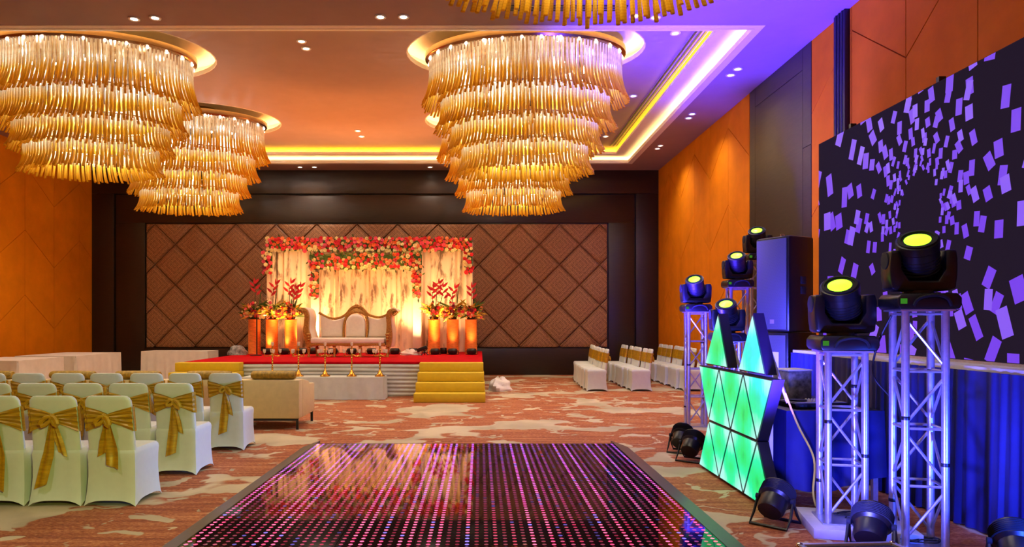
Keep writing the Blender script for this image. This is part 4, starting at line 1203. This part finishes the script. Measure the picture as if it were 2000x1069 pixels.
def bolster(xc, label):
    g = G(); n = 20; L = 0.31; V = []; F = []
    xs = [-L, -L+0.01, -L+0.03, -0.15, 0, 0.15, L-0.03, L-0.01, L]; rs = [0.05, 0.06, 0.068, 0.071, 0.072, 0.071, 0.068, 0.06, 0.05]
    g.tube([(x, 0, 0.068) for x in xs], rs, n)
    g.xf(Matrix.Diagonal((1, 1.15, 0.86, 1)))
    o = g.build('bolster_cushion', MT['bolster'], None, loc=(xc, 10.25-0.355, 0.702)); tag(o, label, 'cushion', 'olive bolsters on the sofa backs')
    for sx in (-1, 1):
        G().lathe([(0.012, 0), (0.016, 0.004), (0.006, 0.01), (0.0001, 0.01)], 8).xf(Matrix.Translation((sx*L, 0, 0.058)) @ Matrix.Rotation(sx*PI/2, 4, 'Y')).build('end_button', MT['brass'], o)
bolster(-2.92, 'olive patterned bolster on the aisle sofa, end nearest the aisle')
bolster(-3.83, 'olive patterned bolster on the aisle sofa, far end behind the chairs')
bolster(-4.84, 'olive patterned bolster on the second sofa, aisle end')
bolster(-5.76, 'olive patterned bolster on the second sofa, far end hidden by chair backs')
bolster(-6.92, 'olive patterned bolster on the third sofa at the left picture edge')

# ================================================================== WHITE TABLES ON THE LEFT
def cloth_table(x0, x1, y0, y1, seed, label, lab2, h=0.745):
    hx, hy = (x1-x0)/2, (y1-y0)/2
    t = thing('banquet_table', label, 'table', ((x0+x1)/2, (y0+y1)/2, 0))
    leg_set(t, hx, hy, h); G().box(-hx+0.01, hx-0.01, -hy+0.01, hy-0.01, h-0.04, h-0.012).build('table_top', MT['dark_wood'], t, smooth=False)
    tag(cloth_box(hx, hy, h, seed, 0.03, 0.03).build('tablecloth', MT['cloth'], None, loc=t.location), lab2, 'tablecloth')
cloth_table(-10.3, -9.03, 13.66, 15.16, 11, 'long table under white cloth nearest the left picture edge', 'white cloth on the table nearest the left picture edge')
cloth_table(-10.35, -8.99, 15.55, 17.5, 12, 'long table under white cloth near the end wall corner, behind the nearer one', 'white cloth on the table near the end wall corner')
cloth_table(-8.73, -7.02, 18.0, 18.75, 13, 'long table under white cloth against the end wall beside the stage', 'white cloth on the table against the end wall beside the stage')

# ================================================================== LED SCREEN, SKIRTED PLATFORM, LOUDSPEAKERS
pfm = thing('skirted_platform', 'long platform with dark blue pleated skirt under the video screen', 'platform', (4.0, 6.0, 0))
PX = 3.62
G().box(PX-4.0, 0.75, -2.3, 2.1, 1.155, 1.19).build('platform_top', MT['white_lacquer'], pfm, smooth=False)
g = G()
def skirt(u, v):
    y = -2.3+4.4*u
    z = 0.01+1.15*v; a = 0.028*(1-0.65*v)
    s_ = 2*PI*u*44+1.2*math.sin(u*31)
    return (PX-4.0-0.02-a*(1+math.sin(s_))*(0.6+0.4*math.sin(u*57)), y, z)
g.grid(skirt, 420, 6).build('skirt', MT['navy'], pfm)
g = G().grid(lambda u, v: (PX-4.0+0.75*u*1.4, 2.11+0.02*math.sin(u*60), 0.01+1.15*v), 60, 3); g.build('skirt', MT['navy'], pfm)
for y in (-2.1, -0.7, 0.7, 1.9):
    for x in (-0.2, 0.6): G().box(x-0.03, x+0.03, y-0.03, y+0.03, 0, 1.15).build('leg', MT['alu'], pfm, smooth=False)

SY_0, SY_1, SZ0, SZ1, SXX = 3.98, 7.98, 1.215, 3.54, 3.85
sc_ = thing('video_screen', 'large LED video wall showing a tunnel of purple tiles', 'screen', (SXX, 5.98, 1.19))
G().box(0.012, 0.11, -2.0, 2.0, SZ0-1.19, SZ1-1.19).build('screen_cabinet', MT['black'], sc_, smooth=False)
G().box(0.0, 0.10, -2.0, 2.0, 0.0, SZ0-1.19-0.002).build('base_rail', MT['alu'], sc_, smooth=False)
scr = EM('screen_black', (34, 24, 40), 1.0, False); scr.node_tree.nodes['Principled BSDF'].inputs['Roughness'].default_value = 0.9; scr.node_tree.nodes['Principled BSDF'].inputs['Specular IOR Level'].default_value = 0.03; MT['scr'] = scr
g = G(); g.add([(0.011, -1.998, SZ0-1.19), (0.011, 1.998, SZ0-1.19), (0.011, 1.998, SZ1-1.19), (0.011, -1.998, SZ1-1.19)], [(0, 1, 2, 3)])
g.build('screen_face', scr, sc_, smooth=False)
# the picture on the screen: tiles around a dark tunnel mouth
def quads(mat, seed, dens, off):
    rr = random.Random(seed); g = G(); cy, cz = 6.16-5.98, 2.50-1.19
    rings = [0.30, 0.335, 0.375, 0.42, 0.475, 0.54, 0.62, 0.715, 0.83, 0.97, 1.14, 1.34, 1.58, 1.86, 2.18]
    for rad in rings:
        n = int(2*PI*rad/(rad*0.155)*dens)
        for k in range(n):
            if rr.random() < 0.22: continue
            a = 2*PI*(k+rr.uniform(-0.3, 0.3))/n; r = rad*rr.uniform(0.95, 1.06)
            w2 = rad**0.9*rr.uniform(0.036, 0.052); h2 = rad**0.9*rr.uniform(0.062, 0.088)
            c, s_ = r*math.cos(a), r*math.sin(a)*1.18
            th_ = rr.uniform(-0.5, 0.5)
            P = []
            for qx, qz in ((-w2, -h2), (w2, -h2), (w2, h2), (-w2, h2)):
                P.append((cy+c+qx*math.cos(th_)-qz*math.sin(th_), cz+s_+qx*math.sin(th_)+qz*math.cos(th_)))
            P = clip(P, -1.995, 1.995, SZ0-1.19+0.003, SZ1-1.19-0.003)
            if len(P) >= 3: g.add([(0.0095-off-0.00001*rr.random(), y, z) for y, z in P], [tuple(range(len(P)))])
    return g.build('screen_picture', mat, sc_, smooth=False, kind='stuff')
quads(EM('screen_violet', (118, 66, 236), 1.0), 1, 0.56, 0.0).location = (0, 0, 0)
quads(EM('screen_lilac', (136, 92, 244), 1.0), 5, 0.22, 0.001)
for y in (1.42, 0.0, -1.2):
    G().box(0.06, 0.12, y-0.02, y+0.02, 0.5, SZ1-1.19+0.07).build('rear_post', MT['black'], sc_, smooth=False)

def obox(g, c, u, v, a, b, z0, z1): pass
SPK = math.atan2(0.456, 0.89)
def speaker_box(name, label, loc, w_, d_, h, bev=0.012):
    t = thing(name, label, 'loudspeaker', loc, SPK)
    G().box(0, w_, 0, d_, 0, h).build('cabinet', MT['black'], t, bevel=bev)
    return t
c0 = (3.63, 8.22)
t = speaker_box('loudspeaker', 'tall dark loudspeaker on top of the bass cabinets beside the video screen', (c0[0], c0[1], 1.392), 0.44, 0.49, 1.145, 0.03)
G().box(-0.014, 0.0, 0.03, 0.46, 0.03, 1.115).build('grille', MT['grille'], t, bevel=0.006)
for z in (0.5, 0.62): G().box(0.20, 0.29, -0.006, 0.004, z-0.045, z+0.045).build('side_handle', MT['black_matte'], t, bevel=0.004)
G().tube([(0.1, 0.2, 1.145), (0.1, 0.2, 1.175), (0.16, 0.2, 1.175), (0.16, 0.2, 1.145)], 0.008, 6).build('rigging_loop', MT['alu'], t)
G().box(-0.018, -0.013, 0.20, 0.26, 0.10, 0.15).build('badge', MT['alu'], t, smooth=False)
for k, (z, lab) in enumerate(((0.695, 'upper black bass cabinet under the tall loudspeaker, white label on it'), (0.0, 'lower black bass cabinet on the carpet under the other one'))):
    t = speaker_box('bass_cabinet', lab, (c0[0]-0.02, c0[1]-0.02, z), 0.50, 0.60, 0.69, 0.012)
    G().box(-0.012, 0.0, 0.03, 0.57, 0.03, 0.66).build('grille', MT['grille'], t, bevel=0.005)
    G().box(0.18, 0.32, -0.006, 0.004, 0.28, 0.40).build('side_handle', MT['black_matte'], t, bevel=0.004)
    if k == 0: G().box(-0.017, -0.0125, 0.12, 0.21, 0.12, 0.46).build('white_label', MT['white_lacquer'], t, smooth=False)

# ================================================================== TRUSS TOWERS AND MOVING HEADS
def truss(label, loc, rz, h, size=0.29, zbase=0.0):
    t = thing('truss_tower', label, 'truss', loc, rz)
    s2 = size/2-0.025
    for sx in (-1, 1):
        for sy in (-1, 1):
            G().tube([(sx*s2, sy*s2, 0.012), (sx*s2, sy*s2, h-0.012)], 0.025, 12).build('upright', MT['alu'], t)
    nb = max(3, round(h/0.40)); dz = (h-0.06)/nb
    for k in range(nb+1):
        z = 0.03+dz*k
        for a, b in (((-s2, -s2), (s2, -s2)), ((s2, -s2), (s2, s2)), ((s2, s2), (-s2, s2)), ((-s2, s2), (-s2, -s2))):
            if 0 < k < nb+1: G().tube([(*a, z), (*b, z)], 0.010, 6).build('rung', MT['alu'], t)
        if k < nb:
            for q, (a, b) in enumerate((((-s2, -s2), (s2, -s2)), ((s2, -s2), (s2, s2)), ((s2, s2), (-s2, s2)), ((-s2, s2), (-s2, -s2)))):
                lo, hi = (z+0.03, z+dz-0.03)
                if (k+q) % 2: lo, hi = hi, lo
                G().tube([(*a, lo), (*b, hi)], 0.010, 6).build('diagonal', MT['alu'], t)
    for z in (0.0, h-0.012):
        G().box(-size/2-0.02, size/2+0.02, -size/2-0.02, size/2+0.02, z, z+0.012).build('end_plate', MT['alu'], t, smooth=False)
    for k in range(4):
        G().lathe([(0.0265, 0), (0.0275, 0.004), (0.0275, 0.02), (0.0265, 0.024)], 12, (s2*(1 if k % 2 else -1), s2*(1 if k in (0, 3) else -1), 0.25+h*0.19*k)).build('tape_band', MT['black'], t)
    return t
def head_meshes(parent):
    # base
    P = [(-0.18, 0.0), (0.18, 0.0), (0.195, 0.025), (0.195, 0.075), (0.17, 0.105), (-0.17, 0.105), (-0.195, 0.075), (-0.195, 0.025)]
    G().prism(P, -0.17, 0.17, 'xz').build('base', MT['black'], parent, bevel=0.008)
    G().box(-0.18, -0.14, -0.174, -0.168, 0.035, 0.07).build('display', MT['display'], parent, smooth=False)
    g = G()
    for sy in (-1,):
        g.tube(smoothp([(-0.10, -0.172, 0.02), (-0.07, -0.18, 0.07), (0.02, -0.205, 0.092), (0.10, -0.18, 0.07), (0.13, -0.172, 0.02)], 4), 0.011, 6)
    g.tube(smoothp([(0.194, -0.08, 0.04), (0.222, -0.03, 0.06), (0.222, 0.03, 0.06), (0.194, 0.08, 0.04)], 4), 0.011, 6)
    g.build('handle', MT['black_matte'], parent)
    # yoke: rounded U
    U = smoothp([(-0.2025, 0.40), (-0.2115, 0.30), (-0.2025, 0.17), (-0.16, 0.125), (0.16, 0.125), (0.2025, 0.17), (0.2115, 0.30), (0.2025, 0.40)], 3)
    I = [(0.135, 0.40), (0.135, 0.27), (0.09, 0.195), (-0.09, 0.195), (-0.135, 0.27), (-0.135, 0.40)]
    def full(L): return L
    G().prism(U[::1]+I, -0.085, 0.085, 'xz').build('yoke', MT['black'], parent, bevel=0.014)
    G().lathe([(0.10, 0.104), (0.10, 0.127)], 20).build('pan_bearing', MT['black'], parent)
    # head: barrel turned to the beam direction
    d = Vector((-0.30, -0.62, 0.95)).normalized(); q = d.to_track_quat('Z', 'Y').to_matrix().to_4x4()
    mt = Matrix.Translation((0, 0, 0.335)) @ q
    s_ = 1.0
    prof = [(0.0001, -0.16), (0.07, -0.155), (0.105, -0.12), (0.122, -0.05), (0.128, 0.03), (0.126, 0.10), (0.130, 0.105), (0.130, 0.16), (0.116, 0.163), (0.112, 0.15)]
    G().lathe(prof, 28).xf(mt).build('lamp_head', MT['black'], parent)
    G().lathe([(0.117, 0.163), (0.117, 0.172), (0.098, 0.174), (0.098, 0.155)], 28).xf(mt).build('lens_ring', MT['black_matte'], parent)
    G().lathe([(0.0001, 0.152), (0.098, 0.152), (0.0975, 0.158), (0.07, 0.166), (0.0001, 0.170)], 24).xf(mt).build('lens', MT['lens_head'], parent)
    g = G()
    for k in range(5): g.lathe([(0.1235, -0.06+0.025*k), (0.131, -0.055+0.025*k), (0.1235, -0.05+0.025*k)], 24)
    g.xf(mt).build('cooling_fins', MT['black_matte'], parent)
    for sx in (-1, 1): G().lathe([(0.0001, 0), (0.06, 0), (0.06, 0.012), (0.0001, 0.012)], 18).xf(Matrix.Translation((sx*0.205, 0, 0.335)) @ Matrix.Rotation(sx*PI/2, 4, 'Y')).build('tilt_hub', MT['black_matte'], parent)
HT = [
 ('T1', 3.0, 4.79, -0.22, 1.60, 0, 'tallest-looking silver truss tower nearest the camera on the right', 'largest moving-head light, on the nearest silver truss tower'),
 ('T2', 2.635, 5.10, -0.22, 1.24, 0.07, 'silver truss tower on a pale base board, second from the camera', 'moving-head light on the truss tower with the pale base board'),
 ('T4', 3.14, 8.90, -0.1, 1.27, 0, 'low silver truss tower right behind the green panel spikes', 'moving-head light just above the left green spike'),
 ('T3', 3.14, 10.2, -0.1, 1.66, 0, 'silver truss tower standing left of the green panel', 'moving-head light left of the green spikes, against the orange wall'),
 ('T5', 3.86, 10.5, -0.1, 2.03, 0, 'tall silver truss tower left of the dark loudspeaker', 'moving-head light second highest of the far cluster'),
 ('T6', 4.36, 11.0, -0.1, 2.47, 0, 'tallest far silver truss tower half behind the dark loudspeaker', 'highest far moving-head light, behind the dark loudspeaker')]
hd = None
for nm, x, y, rz, h, zb, l1, l2 in HT:
    truss(l1, (x, y, zb), rz, h)
    loc = (x, y, zb+h+0.002); rh = rz+0.06
    if hd is None:
        hd = thing('moving_head_light', l2, 'stage light', loc, rh); head_meshes(hd)
    else: dup(hd, loc, rh, l2)
    dd = Matrix.Rotation(rh, 3, 'Z') @ Vector((-0.30, -0.62, 0.95)).normalized()
    p = Vector(loc)+Vector((0, 0, 0.335))+dd*0.22
    light('head_beam', 'SPOT', p, 10, (0.75, 1.0, 0.15), p+dd, 50, 0.9, 0.06)
tag(G().box(-0.27, 0.42, -0.30, 0.30, 0, 0.07).build('base_board', MT['plate'], None, bevel=0.004, loc=(2.66, 5.12, 0)), 'pale square board on the carpet under the second truss tower', 'board').rotation_euler = (0, 0, -0.22)

# ================================================================== GREEN LIT BOOTH FRONT
bt = thing('booth_front', 'DJ booth front of glowing green triangular panels with two spikes', 'DJ booth', (2.29, 6.385, 0))
oy = 6.385
top = [7.31, 6.693, 6.077, 5.46]; mid = [7.01, 6.385, 5.76]; Z0, Z1, Z2 = 0.02, 0.53, 1.065
mid_ = [7.0, 6.385, 5.77]
tris = []
b4 = [7.31, 6.693, 6.077, 5.46]
for k in range(3):
    tris.append(((b4[k], Z0), (b4[k+1], Z0), (mid_[k] if k < 3 else 0, Z1)))
tris = []
m3 = [7.0, 6.385, 5.77]
# lower row: 3 upright + 2 inverted ; upper row mirrored
for k in range(3): tris.append([(b4[k], Z0), (b4[k+1], Z0), (m3[k], Z1)])
for k in range(2): tris.append([(m3[k], Z1), (b4[k+1], Z0), (m3[k+1], Z1)])
for k in range(3): tris.append([(b4[k], Z2), (m3[k], Z1), (b4[k+1], Z2)])
for k in range(2): tris.append([(m3[k], Z1), (m3[k+1], Z1), (b4[k+1], Z2)])
tris.append([(7.12, Z2+0.02), (6.46, Z2+0.02), (6.72, 1.60)])
tris.append([(6.20, Z2+0.02), (5.60, Z2+0.02), (5.87, 1.595)])
def shrink(T, d):
    a, b, c = [Vector(p) for p in T]
    la, lb, lc = (b-c).length, (c-a).length, (a-b).length; per = la+lb+lc
    ic = (a*la+b*lb+c*lc)/per
    ar = abs((b-a).x*(c-a).y-(b-a).y*(c-a).x)/2; r = 2*ar/per
    f = max(0.05, 1-d/r)
    return [ic+(p-ic)*f for p in (a, b, c)]
for T in tris:
    dpt = -0.012
    # dark tray behind, lit acrylic in front
    T0 = [Vector(p) for p in T]
    if (T0[1]-T0[0]).x*(T0[2]-T0[0]).y-(T0[1]-T0[0]).y*(T0[2]-T0[0]).x < 0: T0 = [T0[0], T0[2], T0[1]]
    S = shrink(T0, 0.003)
    fr = G().prism([(p.x-oy, p.y) for p in S], 0.0, 0.09, 'yz').build('panel_frame', MT['black'], bt, smooth=False)
    S = shrink(T0, 0.013); g = G(); n = 6; V = []; al = []; F = []; idx = {}
    for i in range(n+1):
        for j in range(n+1-i):
            u, v = i/n, j/n; ww = 1-u-v
            p = S[0]*ww+S[1]*u+S[2]*v; idx[(i, j)] = len(V)
            V.append((-0.006, p.x-oy, p.y)); al.append(max(u, v, ww)**1.2)
    for i in range(n):
        for j in range(n-i):
            F.append((idx[(i, j)], idx[(i+1, j)], idx[(i, j+1)]))
            if i+j < n-1: F.append((idx[(i+1, j)], idx[(i+1, j+1)], idx[(i, j+1)]))
    g.add(V, F); g.tt = al
    pn = g.build('lit_panel', MT['tri'], fr, smooth=False)
for y0, z0, y1 in ((6.72, 1.50, 6.5), (5.87, 1.50, 5.66)):
    G().tube([(0.10, y0-oy, z0-0.1), (0.20, y1-oy, 0.86)], 0.014, 4).build('brace', MT['white_lacquer'], bt)
for y in (7.0, 6.385, 5.77): G().box(0.09, 0.12, y-oy-0.015, y-oy+0.015, 0.0, 1.06).build('back_post', MT['white_lacquer'], bt, smooth=False)

# DJ table with drape, mixer and a small monitor box
dj = thing('dj_table', 'small black-draped DJ table behind the green panels', 'table', (2.86, 6.25, 0))
G().box(-0.36, 0.42, -0.55, 0.6, 0.765, 0.79).build('table_top', MT['black'], dj, bevel=0.004)
for sx in (-0.32, 0.38):
    for sy in (-0.5, 0.55): G().box(sx-0.02, sx+0.02, sy-0.02, sy+0.02, 0, 0.765).build('leg', MT['alu'], dj, smooth=False)
g = G()
def djd(u, v):
    t = u*4
    P = [(-0.37, 0.6), (-0.37, -0.56), (0.43, -0.56), (0.43, 0.6)]
    k = min(2, int(u*3)); f = u*3-k; p = [P[k][a]+(P[k+1][a]-P[k][a])*f for a in (0, 1)]
    nx, ny = ((-1, 0), (0, -1), (1, 0))[k]
    a = 0.03*(1-v)*math.sin(u*55+1.5*math.sin(u*13))+0.02*(1-v)
    return (p[0]+nx*a, p[1]+ny*a, 0.20+0.06*math.sin(u*11)+(0.592-0.06*math.sin(u*11))*v)
g.grid(djd, 120, 8).build('drape', MT['navy'], dj)
mx = thing('mixing_console', 'flat DJ controller with silver top on the black-draped table', 'mixer', (2.84, 5.98, 0.791), 0.1)
G().box(-0.24, 0.24, -0.15, 0.15, 0.0, 0.045).build('body', MT['black'], mx, bevel=0.006)
G().box(-0.22, 0.22, -0.135, 0.135, 0.045, 0.05).build('face_plate', MT['alu'], mx, smooth=False)
for sx in (-1, 1): G().lathe([(0.07, 0.05), (0.07, 0.062), (0.0001, 0.064)], 20, (sx*0.13, 0, 0)).build('jog_wheel', MT['black'], mx)
for k in range(8): G().lathe([(0.008, 0.05), (0.007, 0.066), (0.0001, 0.067)], 8, (-0.04+0.026*(k % 4), -0.05+0.08*(k//4), 0)).build('knob', MT['white_lacquer'], mx)
mb = thing('laptop_box', 'pale speckled equipment box on the DJ table behind the green panel', 'equipment case', (2.92, 6.55, 0.791), 0.2)
G().box(-0.12, 0.12, -0.12, 0.12, 0, 0.27).build('case_body', MT['wrap'], mb, bevel=0.008)
G().box(-0.125, 0.125, -0.125, 0.125, 0.27, 0.285).build('lid', MT['white_lacquer'], mb, bevel=0.004)

# ================================================================== PAR CANS ON THE FLOOR
par = thing('par_light', '', 'stage light', (0, 0, 0))
T_ = Matrix.Translation((0, 0, 0.19)) @ Matrix.Rotation(0.95, 4, 'X')
G().lathe([(0.0001, -0.13), (0.085, -0.13), (0.095, -0.11), (0.10, -0.02), (0.118, 0.0), (0.122, 0.10), (0.112, 0.11), (0.108, 0.08)], 22).xf(T_).build('housing', MT['black'], par)
g = G()
for k in range(7): g.lathe([(0.12, 0.004+0.013*k), (0.127, 0.008+0.013*k), (0.12, 0.011+0.013*k)], 22)
g.xf(T_).build('cooling_ribs', MT['black_matte'], par)
G().lathe([(0.0001, 0.078), (0.108, 0.08), (0.0001, 0.086)], 20).xf(T_).build('lens', MT['lens_par'], par)
g = G()
for k in range(9):
    a = 2*PI*k/8; r = 0 if k == 8 else 0.065
    g.ball((r*math.cos(a), r*math.sin(a), 0.085), (0.02, 0.02, 0.008), 8, 4)
g.xf(T_).build('led_lenses', MT['lens_par'], par)
for q in (-1, 1):
    g = G().tube(smoothp([(-0.132, 0, 0.19), (-0.137, q*0.06, 0.08), (-0.137, q*0.13, 0.012), (0.137, q*0.13, 0.012), (0.137, q*0.06, 0.08), (0.132, 0, 0.19)], 1), 0.011, 6)
    g.build('bracket', MT['black'], par)
for sx in (-1, 1): G().lathe([(0.0001, 0), (0.022, 0), (0.022, 0.025), (0.0001, 0.025)], 12).xf(Matrix.Translation((sx*0.118, 0, 0.19)) @ Matrix.Rotation(sx*PI/2, 4, 'Y')).build('bracket_knob', MT['black_matte'], par)
# rotation: the lens side is local -y tipped upward
PL = [((2.21, 5.24), 2.35, 'black par light on the carpet between the green panels and the pale board'),
      ((2.56, 4.58), 2.5, 'black par light at the foot of the nearest truss tower'),
      ((2.31, 7.62), 2.5, 'black par light at the far end of the green panels, nearer of the two'),
      ((2.34, 8.12), 2.6, 'black par light at the far end of the green panels, farther of the two'),
      ((3.20, 4.18), 2.7, 'par light at the bottom right picture edge, violet strip on top')]
for k, ((x, y), rz, lab) in enumerate(PL):
    if k == 0: par.location = (x, y, 0); par.rotation_euler = (0, 0, rz); par['label'] = lab
    else: dup(par, (x, y, 0), rz, lab)

# road case whose far edge shows at the bottom of the view
rc = thing('road_case', 'dark flight case with aluminium edges at the bottom edge of the view', 'flight case', (1.86, 3.22, 0), 0.06)
G().box(-0.24, 0.24, -0.30, 0.30, 0.02, 0.385).build('case_body', MT['black'], rc, smooth=False)
G().box(-0.235, 0.235, -0.295, 0.295, 0.385, 0.392).build('lid_panel', MT['navy'], rc, smooth=False)
for sx in (-1, 1):
    G().box(sx*0.24-0.012, sx*0.24+0.012, -0.31, 0.31, 0.375, 0.405).build('edge_rail', MT['alu'], rc, bevel=0.003)
    G().box(-0.24, 0.24, sx*0.30-0.012, sx*0.30+0.012, 0.375, 0.405).build('edge_rail', MT['alu'], rc, bevel=0.003)
    for sy in (-1, 1):
        G().ball((sx*0.24, sy*0.30, 0.39), 0.022, 10, 6).build('corner_ball', MT['chrome'], rc)
        G().box(sx*0.2-0.02, sx*0.2+0.02, sy*0.26-0.02, sy*0.26+0.02, 0, 0.02).build('foot', MT['black_matte'], rc, smooth=False)

# ================================================================== CABLES
def cable(P, r, mat, label):
    o = G().tube(smoothp(P, 6), r, 6).build('cable', mat, None); tag(o, label, 'cable')
cable([(2.42, 5.55, 0.95), (2.50, 5.5, 0.7), (2.60, 5.45, 0.45), (2.58, 5.42, 0.2), (2.62, 5.46, 0.079)], 0.008, MT['cable_y'], 'yellow cable hanging behind the green booth front down to the pale board')
def coil(x, y, z, r0, n, seed, label):
    rr = random.Random(seed); P = []
    for k in range(n*8):
        a = 2*PI*k/8; P.append((x+(r0+rr.uniform(-0.05, 0.05))*math.cos(a), y+(r0*0.7+rr.uniform(-0.04, 0.04))*math.sin(a), z+0.006+0.014*(k % 16)/16+0.0008*k))
    cable(P, 0.005, MT['cable'], label)
coil(2.78, 5.16, 0.07, 0.12, 3, 1, 'black cable coil on the pale board inside the second truss tower')
coil(2.99, 4.78, 0.012, 0.10, 3, 2, 'black cable coil on the carpet inside the nearest truss tower')
coil(3.02, 5.35, 0.0, 0.10, 2, 3, 'loose black cable on the carpet between the two near truss towers')
cable([(2.88, 4.9, 1.56), (2.84, 5.0, 1.35), (2.88, 5.12, 1.12), (3.0, 5.05, 0.9), (3.03, 5.02, 0.5), (3.05, 5.1, 0.02)], 0.007, MT['cable'], 'cable looping from the second moving-head light to the nearest tower')
